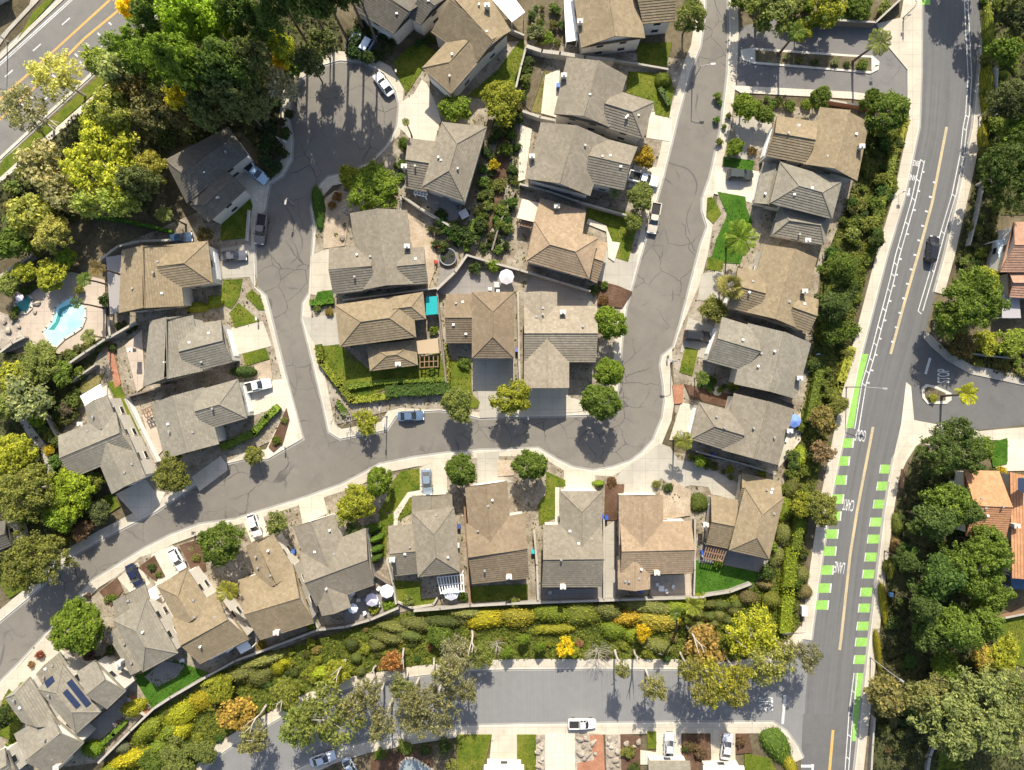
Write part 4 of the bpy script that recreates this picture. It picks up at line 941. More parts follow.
TREES=[
# street trees and yard trees of the residential loop
('ball',601,402,20,9,G,'largest dense green street tree, its shadow on the inner street bend'),
('ball',609,372,15.5,7,BG,'small dense green tree between the two larger ones along the street bend'),
('ball',610,323,17.5,8,BG,'bright ball shaped tree, topmost of three along the street bend'),
('round',458,404,17.5,7.5,PG,'airy green street tree left of the shaded driveway on the upper side of the street'),
('round',512,397,19.5,7.5,YG,'yellow green street tree on the upper side of the street'),
('ball',461,470,16.5,7,G,'green street tree right of the silver blue car'),
('ball',530,465,17.5,7.5,G,'dense green street tree with a long shadow on a narrow lawn'),
('loose',366,422,14,4.5,YG,'thin pale yellow green young tree with a wheel shaped shadow on the street'),
('ball',379,481,14.5,6,BG,'bright green ball tree on the lower side of the street by the junction'),
('round',356,504,21,7.5,YG,'yellow green tree left of the bright ball tree'),
('round',221,543,24.5,8.5,G,'broad dark green tree between two white cars'),
('loose',277,523,13.5,6,PG,'light feathery young tree right of a white car'),
('ball',78,627,28.5,9,BG,'biggest bright green dense tree on the lower left street side'),
('big',34,560,33,10,OL,'broad olive tree with a dark shadow across the lower left street'),
('round',172,474,20.5,7.5,OL,'olive green tree at the street corner west of the junction'),
('round',254,455,10.5,4,OL,'small clipped tree with a short shadow at the junction kerb'),
('round',373,188,27,6.5,BG,'wide bright green tree cluster right of the cul-de-sac neck'),
('round',352,178,14,5,YG,'smaller bright clump at the left of the wide bright tree cluster'),
('round',502,101,22,7,YG,'bright yellow green tree between the tan house and the hipped house'),
('round',455,109,16,4.5,BG,'low bright green tree touching the corner of the shared cream driveway'),
('round',691,17,17.5,9,PG,'tall oval grey green tree at the top by the east street'),
('round',768,6,27,9,PG,'large olive green tree at the top with a huge round shadow on the private drive'),
('round',826,6,21,8,YG,'yellow green tree at the top edge above the private drive'),
('loose',802,32,11,5,YG,'small thin tree on the island of the private drive'),
('round',746,108,14,5.5,BG,'bright green tree at the left corner below the private drive'),
('round',764,115,10,4,G,'lower bushy tree right of the corner tree below the private drive'),
('round',820,98,11.5,5,G,'small green tree left of the brick wall below the private drive'),
('ball',887,113,21,9,G,'dense green tree at the corner of the private drive and main road',),
('ball',872,102,12,7,G,'smaller dense crown left of the tree at the corner of the private drive'),
('round',735,147,9.5,3,BG,'green shrub tree beside the pavement above the dark green car'),
('round',645,158,11,4,(.30,.22,.03),'small orange yellow tree above the white pickup'),
('ball',641,197,14,5.5,PG,'round olive tree between the white and cream pickups'),
('round',634,222,9.5,4,PG,'small leafy tree beside the cream pickup'),
('round',714,309,13.5,5,OL,'olive tree between the fan palm and the black convertible'),
('round',824,92,6,3,PG,'tiny shrub tree above the tan house below the private drive'),
('round',700,461,7,3,BG,'small shrub tree beside the broad concrete fan'),
# top left forest
('loose',131,9,13,11,YY,'yellow crowned tree beside the top left road at the top edge'),
('round',156,14,19,12,DG,'dark tree at the top edge right of the yellow crowned tree'),
('big',140,55,31,15,G,'large bright leaved tree overhanging the top left road'),
('loose',99,62,17,11,PG,'pale green drooping crown reaching over the top left road lane'),
('loose',121,73,20,11,GG,'grey green soft crown under the large bright leaved tree'),
('euc',57,76,30,12,(.24,.20,.075),'thin yellowish eucalyptus over the top left road'),
('euc',24,110,26,12,(.16,.13,.08),'thin brown eucalyptus over the left end of the top left road'),
('round',187,22,26,14,BG,'bright green tree in the top left wood beside the top edge'),
('round',213,26,22,13,BG,'brightest green crown in the middle of the top left wood'),
('round',178,62,24,13,G,'green tree right of the large bright leaved tree'),
('round',243,18,24,14,DG,'dark green tree at the top edge right of the brightest crown'),
('pine',272,28,20,14,DG,'dark conifer with red brown trunk gap on its left'),
('round',304,-6,26,27,DG,'dark tree at the top edge left of the shaded roof'),
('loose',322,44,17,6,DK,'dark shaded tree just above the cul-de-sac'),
('round',282,48,15,9,YG,'yellow green small tree among the dark trees above the cul-de-sac'),
('round',281,63,9,6,YY,'lowest yellow green crown above the grey spiky tree'),
('loose',182,104,14,8,(.27,.24,.03),'golden yellow crown beside the dark shaded house'),
('round',200,72,19,12,G,'mid green crown below the brightest crown'),
('round',228,72,24,12,DG,'dark green tree in the centre of the shaded wood'),
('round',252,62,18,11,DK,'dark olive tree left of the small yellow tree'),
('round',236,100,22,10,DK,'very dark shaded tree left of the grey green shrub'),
('loose',282,86,18,8,(.19,.18,.15),'grey spiky nearly leafless tree at the edge of the cul-de-sac'),
('round',258,104,18,6,(.10,.115,.06),'grey green drooping shrub tree left of the cul-de-sac'),
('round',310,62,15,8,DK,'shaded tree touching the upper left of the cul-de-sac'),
('round',150,112,24,11,(.085,.085,.04),'olive brown tree between the road trees and shaded house'),
('round',112,112,22,10,OL,'olive tree beside the pale footpath'),
('loose',130,90,16,9,(.16,.13,.06),'brownish thin tree left of the olive brown tree'),
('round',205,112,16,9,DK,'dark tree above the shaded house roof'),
('big',104,160,42,13,(.19,.205,.028),'huge yellow green flowering tree in the left wood'),
('round',150,168,18,9,(.14,.135,.03),'darker yellow green crown right of the huge yellow tree'),
('loose',42,165,27,10,(.19,.18,.10),'grey olive tree by the footpath at the left'),
('loose',62,192,22,9,(.17,.165,.09),'grey brown thin tree below the grey olive tree'),
('loose',92,206,17,13,PG,'pale green tree above the dark sloped yard'),
('loose',120,203,16,15,PG,'green tree right of the pale green tree'),
('loose',28,214,25,9,(.16,.17,.045),'yellow olive tree at the left edge below the footpath'),
('round',52,233,20,8,(.19,.19,.06),'yellow olive tree beside a wall above the pool garden'),
('round',12,244,17,7,G,'green tree at the left edge beside the long wall'),
('round',51,275,17,5,YG,'bright yellow green tree above the swimming pool'),
('round',25,272,12,4.5,YG,'yellow green bush tree above the spa'),
('round',8,284,13,4.5,PG,'round grey green bush tree left of the spa'),
('round',66,258,11,4,BG,'green shrub tree beside the dark sloped yard'),
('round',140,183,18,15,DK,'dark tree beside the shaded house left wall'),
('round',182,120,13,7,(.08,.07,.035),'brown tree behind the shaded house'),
('round',40,363,22,5.5,PG,'feathery light green tree below the pool wall'),
('round',62,373,13,4.5,G,'green tree right of the feathery tree below the pool'),
('round',14,377,16,5,YG,'yellow green tree at the left edge below the pool terrace'),
('loose',28,400,27,7,GG,'grey green airy tree beside the curved garden path'),
('round',8,405,17,6,PG,'green tree at the left end of the curved garden path'),
('round',38,420,8,3.5,BG,'bright small tree right of the curved garden path'),
('round',14,456,23,8,YG,'rounded yellow green tree at the left edge'),
('big',26,492,33,10,OL,'large olive tree at the left edge above the broad olive tree'),
('round',72,492,25,7.5,(.15,.20,.02),'bright yellow green tree beside the grey cross gabled house'),
('round',94,481,12,5,(.12,.14,.03),'darker small crown right of the bright yellow green tree'),
('round',62,516,17,6.5,BG,'green crown below the bright yellow green tree'),
('round',99,511,12,5,DK,'dark purple brown small tree beside the side lawn'),
('round',82,530,12,4,(.09,.06,.04),'reddish brown shrub tree by the street'),
('round',4,716,13,6,DG,'dark green tree at the left edge beside the bottom left roofs'),
# along the bottom road
('euc',325,716,41,13,OL,'largest eucalyptus leaning over the lower road, left of the pond',),
('euc',300,726,24,11,(.15,.19,.04),'bright left half crown beside the largest leaning eucalyptus'),
('euc',436,706,29,12,(.20,.165,.09),'brownish eucalyptus over the lower road above the mulch bed'),
('euc',402,688,16,10,(.13,.14,.05),'small green eucalyptus crown over the lower road pavement'),
('euc',368,692,18,11,(.17,.15,.08),'thin eucalyptus over the road between the two largest ones'),
('euc',457,655,22,7,(.25,.19,.12),'pinkish brown tree at the edge of the lower pavement'),
('euc',480,656,16,6,OL,'thin olive tree right of the pinkish brown tree'),
('euc',254,738,18,9,(.22,.17,.07),'orange olive thin eucalyptus at the lower left road end'),
('euc',352,706,17,12,(.19,.17,.08),'slender pale gum right of the largest eucalyptus'),('euc',384,722,18,13,(.2,.16,.085),'slender gum hanging over the mulch bed'),('euc',418,722,15,12,(.21,.175,.1),'low hanging gum crown above the pond bed'),('euc',467,690,13,11,(.2,.17,.09),'thin gum with a long feathery shadow on the lower road'),('euc',690,668,15,11,(.23,.2,.05),'thin yellow gum left of the yellow olive eucalyptus'),('euc',738,672,16,11,(.24,.22,.04),'yellow green gum between the slope corner and the road'),('euc',786,650,15,9,(.19,.18,.07),'thin gum in front of the corner pavement'),
('euc',447,672,17,13,(.19,.17,.09),'tall thin gum with a long dark shadow right of the brownish one'),('euc',703,690,17,13,(.2,.19,.06),'tall thin gum over the road below the white forked trunk'),('euc',733,693,15,13,(.2,.19,.05),'tall thin gum shading the road before the junction'),('euc',622,668,9,12,(.16,.16,.06),'slim gum left of the sparse tan eucalyptus'),('euc',412,700,14,13,(.18,.165,.08),'tall thin gum over the centre left of the lower road'),
('pine',966,512,17,12,DG,'dark pointed conifer left of the orange roof'),('pine',922,606,19,13,DG,'dark pointed conifer at the left of the lower hillside'),('pine',985,622,19,13,G,'pointed conifer beside the rough grass slope'),('pine',905,560,14,10,DG,'smaller dark conifer nearest the lower right pavement'),('round',984,545,21,10,G,'green tree hiding the lower half of the orange roof'),
('loose',236,713,23,6.5,ORA,'bright orange autumn tree on the lower left slope'),
('euc',654,687,16,11,(.27,.20,.08),'sparse tan eucalyptus over the middle of the lower road'),
('euc',752,632,29,9,(.27,.27,.03),'large yellow green tree at the corner of the slope'),
('euc',714,681,25,12,(.25,.22,.035),'yellow olive eucalyptus over the pavement left of the slope corner'),
('euc',768,662,27,11,(.2,.2,.06),'olive eucalyptus over the lower junction'),
('euc',806,656,17,10,(.20,.17,.10),'thin grey olive crown reaching into the main road at the junction'),
('loose',704,645,25,4.5,(.28,.2,.07),'orange pink low tree beside a white forked trunk'),
('loose',392,661,13,5,(.30,.15,.06),'small orange tree above the lower pavement'),
('loose',643,632,10,4,(.48,.36,.02),'bright yellow small tree on the hedge slope'),
('loose',565,647,11,4.5,(.50,.40,.02),'brightest yellow young tree beside the lower pavement'),
('round',574,652,6,3.5,YG,'green young tree beside the brightest yellow one'),
('round',508,652,6.5,3.5,BG,'leftmost of three slim young trees along the lower pavement'),
('round',523,639,5.5,3.5,BG,'middle of three slim young trees on the slope'),
('round',540,646,5.5,3.5,BG,'rightmost of three slim young trees on the slope'),
('round',440,637,12,3.5,G,'green bush like tree on the middle slope'),
('round',178,760,21,5,PG,'leafy green tree at the bottom left of the slope'),
('round',152,763,13,4,G,'smaller leafy tree left of the leafy green tree at the bottom left'),
('round',205,752,14,4.5,PG,'leafy tree at the end of the lower road pavement'),
('round',222,690,15,4,YG,'yellow olive bush tree above the orange tree'),
('round',286,694,16,5,(.14,.16,.035),'olive green tree right of the forked white trunks'),
('round',337,672,14,4,YG,'yellow green bush tree on the slope above the largest eucalyptus'),
# right hand slope
('pine',840,268,21,10,G,'broad green conifer on the slope beside the black moving car'),
('pine',834,306,22,9,DG,'dark layered conifer below the broad green one'),
('round',833,332,15,6,G,'green tree below the dark layered conifer'),
('loose',823,421,18,5,(.19,.16,.06),'brown leaved tree beside the end of the long green strip'),
('loose',822,452,13,4.5,(.19,.14,.09),'pink brown tree below the brown leaved tree'),
('round',821,508,18,6,OL,'olive tree overhanging the left green blocks'),
('round',802,505,15,5,YG,'yellow green tree left of the olive overhanging tree'),
('round',838,405,11,4,OL,'small olive tree beside the long green strip'),
('round',846,290,12,6,DG,'dark crown at the edge of the main road pavement'),
('round',877,241,8,4,DG,'dark round tree at the edge of the pavement left of the moving car'),
# right side of the main road
('round',1012,102,24,11,DK,'dark shaded tree at the right edge near the top'),
('big',1008,172,33,12,DG,'large dark green tree at the right edge'),
('round',1014,130,16,9,G,'mid green crown above the large dark green tree at the right edge'),
('round',1005,52,16,8,G,'green tree at the upper right edge'),
('round',1016,18,16,9,DK,'dark tree in the top right corner'),
('big',970,302,34,11,G,'largest round green tree at the side street corner'),
('round',950,318,20,8,(.085,.12,.03),'left darker crown of the side street corner trees'),
('round',984,281,16,6,YG,'yellow green crown above the largest round tree at the side street corner'),
('round',986,342,13,3.5,YG,'yellow shrub tree above the side street'),
('round',1012,342,16,5,(.13,.17,.03),'green shrub tree at the right edge above the side street'),
('round',962,345,14,4,(.10,.08,.03),'brown green shrub tree on the side street bank'),
('big',952,449,32,11,DG,'wide dark tree at the corner below the side street'),
('round',980,449,13,7,G,'right lobe tree beside the small deep green lawn'),
('pine',935,520,24,13,DG,'dark pine at the left of the shaded hillside'),
('round',947,503,23,11,G,'green tree above the hidden orange roof'),
('pine',938,575,29,13,(.045,.08,.02),'dark green tree in the middle of the hillside wood'),
('big',975,565,33,13,G,'broad green tree below the hidden orange roof'),
('pine',958,628,30,12,G,'broad green tree near the rough grass slope'),
('round',990,597,20,9,G,'green crown beside the lower orange house'),
('round',930,633,20,9,DG,'dark crown at the left of the lower hillside wood'),
('big',975,715,50,12,(.155,.185,.075),'huge grey olive tree in the lower right corner'),
('big',1015,700,32,11,(.15,.18,.07),'grey olive tree at the lower right edge'),
('round',928,697,24,8,(.14,.145,.06),'olive tree left of the huge grey olive tree'),
('loose',885,697,24,8,(.17,.16,.065),'thin olive tree beside the lower right pavement'),
('round',1003,654,18,6,YG,'yellow green tree at the right edge of the hillside'),
('round',985,658,14,5,(.22,.18,.04),'orange olive small tree on the hillside'),
('round',945,668,16,5,G,'green shrub tree between the hillside wood and the huge olive tree'),
]
for a in TREES:
    a=list(a)
    if a[1]<345 and a[2]<128 and a[0]!='euc' and 'road' not in a[6] and a[4]<20: a[4]*=1.95 if 150<a[1]<262 and 45<a[2]<128 else 1.45
    if a[0]=='round' and a[3]>=17.5: a[0]='roundL'
    if a[1]<345 and a[2]<240: a[5]=tuple(x*1.9 for x in a[5])
    elif (a[1]<130 and a[2]<540) or a[1]>900: a[5]=tuple(x*1.3 for x in a[5])
    if a[0]=='euc': q=a[5]; a[5]=(min(q[0],q[1]*1.06)*1.08,q[1]*1.15,q[2]*1.2)
    if a[0]=='big' and a[3]>=30: a[0]='huge'
    plant(*a[:6],a[6])
for x,y,l in ((318,-22,'tall dark tree just beyond the top edge left of the cul-de-sac shade'),(336,-36,'tall dark tree just beyond the top edge above the cul-de-sac'),(352,-20,'tall dark tree just beyond the top edge near the shaded roof'),(270,-20,'tall tree just beyond the top edge above the dark conifer')): plant('ball' if x!=352 else 'loose',x,y,31,30,DG,l)
for a in (('round',982,-82,28,14,G,'tree beyond the top edge shading the main road',None),('loose',1010,-28,24,13,PG,'tree beyond the top right edge with dappled shade on the bike lane',(998,2))): plant(*a[:7],base=a[7])
for a in (('round',858,6,14,4,G,'green tree above the dark wall of the private drive'),('round',795,2,13,4,PG,'small tree at the top edge between two larger ones'),('round',738,-4,13,4,G,'small tree at the top edge beside the east street'),('bush',885,8,8,2,PG,'shrub at the corner of the private drive wall'),('bush',815,22,6,1.6,BG,'bright shrub above the private drive')): plant(*a)
PALMS=[
('palm',164,214,12,7,PG,'pale feather palm below the shaded house'),
('palm',84,279,11,8,G,'upper feather palm beside the swimming pool'),
('palm',97,268,12,9,(.14,.11,.05),'brown feather palm at the corner of the pool garden'),
('palm',77,303,9,7,DG,'dark feather palm shading the top of the pool'),
('palm',88,336,12,6,PG,'green feather palm at the lower right of the pool'),
('palm',228,591,17,9,(.20,.20,.035),'yellowish feather palm between two lower left houses'),
('palm',406,122,6,6,PG,'slim palm beside the cul-de-sac pavement'),
('round',404,144,7,3,G,'rounded palm like bush below the slim palm'),
('palm',740,238,25,7,(.13,.20,.025),'widest feather palm, on the deep green lawn'),
('fan',731,287,17,6,(.24,.23,.09),'silvery fan palm shading a driveway'),
('palm',683,441,14,6,(.17,.19,.04),'feather palm at the outer street bend'),
('palm',702,378,11,4,G,'low dark green palm beside the grey hipped house'),
('palm',353,529,13,4,DG,'dark feathery palm above the row of clipped bushes'),
('palm',967,394,17,7.5,(.28,.30,.02),'bright yellow green palm leaning over the side street'),
('palm',615,192,10,3,GG,'pale grey green palm beside a garage roof'),
('palm',693,606,15,5,(.16,.19,.03),'green yellow feather palm at the curved back lawn edge'),
]
for a in PALMS:
    b={'palm leaning':(941,396)}.get('palm leaning' if 'leaning over' in a[6] else '',None)
    plant(*a[:6],a[6],base=b)
plant('palm',880,42,19,9,PG,'feather palm with a long dark trunk at the end of the private drive',base=(852,62))
plant('palm',797,32,14,8,G,'slim palm with a dark leaning trunk on the private drive island',base=(778,55))
plant('palm',676,613,10,12,G,'tallest palm on the hedge slope with a long shadow across the lower road',base=(676,632))
# bare trees
def bare(px,py,r,h,label,m='pale_bark',nb=14):
    b=P(px,py,h*.3); b.z=0; root=empty('bare_tree',b); tag(root,label,'tree')
    inst('trunk',limbs(h*.75,.10,nb,r*S,m=m,start=.12,twigs=2),root)
bare(597,650,15,4.5,'large bare grey fan shaped tree on the lower pavement edge',nb=22)
bare(497,643,9,3.5,'small bare grey shrub tree left of the slim young trees')
bare(334,402,8,4.5,'left bare sapling at the junction corner',nb=9)
bare(349,416,8,5,'right bare sapling at the junction corner',nb=9)
bare(352,355,9,2.5,'bare purple shrub tree beside the low front wing',m='bark',nb=16)
bare(628,42,10,3,'bare reddish shrub tree below the gable of the top edge house',m='bark',nb=14)
for (bx,by,tx,ty,h,lab) in [(346,659,333,680,9,'white forked trunk of a leaning gum right of the orange tree'),(376,666,370,676,7,'short white leaning trunk above the lower pavement'),(384,682,375,706,9,'thin white leaning trunk beside the lower road'),(287,694,276,708,9,'white forked trunk rising from the lower left pavement'),(267,704,245,732,9,'long thin white trunk left of the forked one'),
    (434,658,433,678,8,'thick white trunk on the lower pavement'),(404,648,402,664,8,'white split trunk above the orange small tree'),(472,630,472,652,9,'straight pale trunk in the middle of the slope'),(686,626,704,652,10,'white forked trunk leaning right on the slope'),(726,631,742,645,8,'white branching trunk left of the large yellow green tree'),(634,650,640,664,9,'white trunk of the sparse tan eucalyptus'),
    (783,634,800,633,8,'white trunk lying out over the corner pavement'),(928,676,947,681,9,'dark leaning broken trunk in the lower right corner'),(20,104,60,128,9,'white bare leaning branch at the left road'),(125,212,92,216,7,'pale fallen trunk above the dark sloped yard'),(455-340+10,195,110,188,7,'white thin trunk under the huge yellow tree')]:
    b=P(bx,by); t=P(tx,ty,h); d=t-b; root=empty('leaning_trunk',b); tag(root,lab,'tree'); mb=MB()
    m1=d*.55; sd=Vector((-d.y,d.x,0)).normalized()
    mb.tube([(0,0,-.1),tuple(m1*.5+sd*.15),tuple(m1),tuple(m1.lerp(d,.5)+sd*.25),tuple(d)],[.22,.19,.15,.1,.05],7)
    mb.tube([tuple(m1*.85),tuple(m1.lerp(d,.4)-sd*.45),tuple(d*1.02-sd*.9)],[.12,.08,.03],6)
    mb.tube([tuple(m1.lerp(d,.4)+sd*.2),tuple(m1.lerp(d,.9)+sd*.8)],[.08,.03],5)
    mb.build('trunk',M['bark' if 'dark' in lab else 'pale_bark'],root)
# clipped mounds on the hedge slopes: (x, y, rx, ry, rot deg, h, colour, label)
CY=(.27,.24,.014); CG=(.15,.19,.02); CO=(.11,.118,.036); CD=(.07,.088,.024); CB=(.13,.11,.05)
MOUNDS=[
(488,619,19,8,4,1.9,CY,'long golden clipped mound below the brown lower house'),(519,618,16,8,0,1.9,(.19,.17,.02),'yellow olive clipped mound right of the long golden one'),(551,614,16,8.5,-4,1.9,CG,'green clipped mound below the middle grey house'),(554,629,18,5,3,1.4,(.2,.2,.02),'low flat yellow green mound in front of the green one'),
(583,614,17,10,0,2.0,(.12,.14,.022),'broad green clipped mound right of the low flat one'),(606,612,14,9,-10,1.9,CO,'dull olive clipped mound below the side path'),(632,603,15,5,0,1.5,(.1,.11,.025),'thin olive mound along the back wall'),(626,619,13,8,15,2.0,(.26,.18,.02),'orange yellow clipped mound in the middle slope'),
(614,631,11,7,-10,1.7,(.14,.19,.02),'fresh green clipped mound below the orange yellow one'),(659,622,20,8,-6,1.9,(.2,.17,.025),'golden olive mound right of the orange yellow one'),(648,607,22,8,-8,1.9,CO,'long grey olive mound below the pink terrace'),(677,606,12,7,0,1.7,CG,'green mound at the foot of the palm'),
(657,646,14,7,-12,1.7,CO,'olive mound left of the tall palm shadow'),(636,636,10,6,0,1.5,CG,'green mound beside the bright yellow small tree'),
(696,615,6.5,6.5,0,1.6,CO,'first ball shrub from the left below the curved lawn'),(709,617,5.5,5.5,0,1.5,CD,'second ball shrub below the curved lawn'),(719.5,616,5,5,0,1.5,CO,'third ball shrub below the curved lawn'),(734,612,5.5,5.5,0,1.5,CO,'fourth ball shrub below the curved lawn, set apart'),(727,621,5,5,0,1.5,CD,'ball shrub in the second row, right'),(713,624,5.5,5,0,1.4,CO,'ball shrub in the second row, middle'),(706,632,6,5,10,1.4,CB,'brown ball shrub in the third row'),(697,627,6.5,5.5,0,1.5,CO,'ball shrub in the second row, left'),(737,604,5,4.5,0,1.4,CD,'ball shrub nearest the curved lawn wall'),(722,606,8,4.5,0,1.5,CD,'flat dark shrub just below the curved lawn wall'),(708,605,9,5,0,1.5,(.09,.1,.025),'olive shrub left below the curved lawn wall'),
(750,598,9,6,-12,1.8,CB,'brown clipped mound at the end of the curved lawn wall'),(771,600,8,8,0,2.0,(.12,.13,.022),'round olive shrub below the hip roofed house corner'),(765,585,8,6,0,1.8,CB,'brown shrub at the lower right of the bright lawn'),
(262,662,22,6,16,1.8,CO,'long sausage shaped grey olive mound behind the tan gabled house'),(236,677,17,7,12,1.8,CO,'left joined grey olive mound behind the tan gabled house'),(262,677,11,6.5,25,1.8,CO,'egg shaped grey olive mound in the lower left slope'),(284,662,6,6,0,1.6,(.22,.22,.012),'yellow ball shrub, upper of a touching pair'),(279,668,6,5.5,0,1.5,(.2,.2,.012),'yellow ball shrub, lower of a touching pair'),
(388,639,15,6.5,-8,1.8,CO,'grey olive mound behind the parasol patio, lower'),(393,628,15,5.5,-8,1.7,CO,'grey olive mound behind the parasol patio, upper'),(378,645,8,5,0,1.6,CO,'small grey olive mound left of the parasol patio pair'),(352,645,6,5.5,0,1.5,CD,'dark ball shrub on the middle left slope'),(360,672,5,5,0,1.4,CD,'dark ball shrub near the lower left pavement'),(356,658,5,5,0,1.4,CD,'dark ball shrub between two others on the left slope'),(319,674,14,6,5,1.4,(.19,.24,.015),'bright lime mound beside the white forked trunk'),
(415,624,14,7,-6,1.8,CO,'grey olive mound below the low wall of the half shaded lawn'),(440,622,17,6,-2,1.7,CD,'dark olive mound below the half shaded lawn'),(465,614,15,6,0,1.6,CO,'olive mound left of the long golden one'),(408,635,12,6,-10,1.6,CD,'dark olive mound in the middle slope'),
(184,713,17,9,38,2.0,(.2,.21,.014),'big yellow green mound below the artificial turf'),(203,700,12,8,30,1.9,(.26,.22,.014),'golden mound right of the big yellow green one'),(169,734,14,9,40,2.0,(.12,.16,.02),'green mound left of the golden one'),(178,731,9,12,-40,1.9,(.24,.24,.014),'yellow mound on the lower left slope'),(147,731,15,9,40,2.0,(.15,.18,.02),'yellow green mound beside the long garden wall'),(128,761,20,8,22,2.0,(.3,.27,.012),'bright yellow mound at the lower left edge'),(122,747,7,6,0,1.5,(.1,.11,.07),'grey green ball shrub beside the garden wall'),(92,749,9,8,0,2.2,(.12,.19,.015),'bright green bush at the corner of the solar house patio'),(135,708,11,7,20,2.2,(.24,.24,.02),'yellow green bush right of the solar house patio'),(110,770,10,6,10,1.8,(.16,.19,.02),'olive yellow mound at the bottom left edge'),(210,682,11,6,25,1.7,(.17,.18,.02),'olive yellow mound below the turf wall'),(160,748,9,7,30,1.8,(.11,.15,.02),'dark green mound at the foot of the lower left slope'),
(372,529,9.5,4.6,18,2.2,(.07,.125,.018),'topmost of four tilted clipped bushes'),(374.5,539.5,9,4.6,18,2.2,(.07,.125,.018),'second of four tilted clipped bushes from the top'),(375,549.5,8.5,4.6,22,2.2,(.07,.125,.018),'third of four tilted clipped bushes from the top'),(374.5,559,9,4.6,28,2.2,(.07,.125,.018),'lowest of four tilted clipped bushes'),
(664,79,8.5,7,0,1.8,(.10,.13,.015),'round clipped bush on the lawn of the upper grey house'),(319,208,6,22,6,1.3,(.05,.105,.014),'long leaf shaped hedge island beside the street neck'),(215,301,8,6,10,1.8,(.17,.21,.03),'round pale green bush below the sedan lawn'),(197,307,11,5,2,1.6,(.19,.21,.03),'long yellow green hedge left of the round pale bush'),(243,372,13,6.5,0,2.0,(.035,.06,.014),'dark green round shrub above the white pickup'),(802,575,7,9,10,1.6,CO,'grey olive mound at the pavement right of the bright hedge strip'),(805,592,7,8,0,1.6,CB,'brown mound at the pavement right of the bright hedge strip'),
(798,460,7,15,-12,1.8,CG,'tall green clipped mound behind the blue parasol patio'),(793,485,7,14,-14,1.8,CO,'olive clipped mound right of the hip roofed house'),(786,510,7,13,-10,1.8,CG,'green clipped mound beside the hip roofed house'),(783,533,7,13,-12,1.8,CO,'grey olive clipped mound beside the hip roofed house'),(798,530,6,16,-10,1.8,(.13,.17,.02),'yellow green clipped mound nearer the main road'),(777,558,7,10,-20,1.8,CO,'olive mound at the right end of the bright back lawn'),
(987,90,5,42,0,1.6,(.2,.2,.02),'long yellow hedge along the upper right pavement'),(990,30,5,30,0,1.8,(.17,.2,.025),'long green hedge in the top right corner'),(1003,75,5,5,0,1.5,(.17,.21,.03),'upper ball shrub beside the white fence at right'),(1003,88,5,5,0,1.5,(.15,.19,.04),'lower ball shrub beside the white fence at right'),(985,150,4,24,8,1.5,(.2,.19,.02),'narrow yellow hedge strip below the right lamp post'),
(899,524,6,10,5,1.5,(.1,.12,.025),'olive mound beside the lower right pavement'),(898,546,6,7,0,1.5,(.17,.11,.05),'orange brown mound beside the lower right pavement'),(890,570,6,10,8,1.5,(.11,.12,.02),'green brown mound beside the lower right pavement'),(884,605,3.5,22,6,1.4,(.17,.16,.015),'narrow yellow hedge along the lower right pavement'),(878,650,3,20,6,1.3,(.18,.16,.015),'narrow golden hedge at the foot of the hillside wood'),
(598,484,6,3.6,0,1.2,(.13,.19,.02),'small square hedge right of the hipped front wing driveway'),(700,503,9,9,0,1.5,(.10,.13,.025),'square brown green hedge left of the hip roofed house'),(778,747,17,10,-55,1.5,(.075,.125,.02),'kidney shaped clipped hedge at the lower junction'),(790,765,6,12,25,1.3,(.22,.2,.02),'yellow hedge end at the lower junction corner'),
]
for x,y,rx,ry,ro,h,c,lab in MOUNDS:
    f=R.uniform(.85,1.4)
    plant('clip',x,y,rx*(1.13 if 588<y<770 and x<780 else 1),h,tuple(q*f for q in c),lab,ry=ry*(1.15 if 588<y<770 and x<780 else 1),rot=math.radians(ro),group='clipped shrubs and mounds')
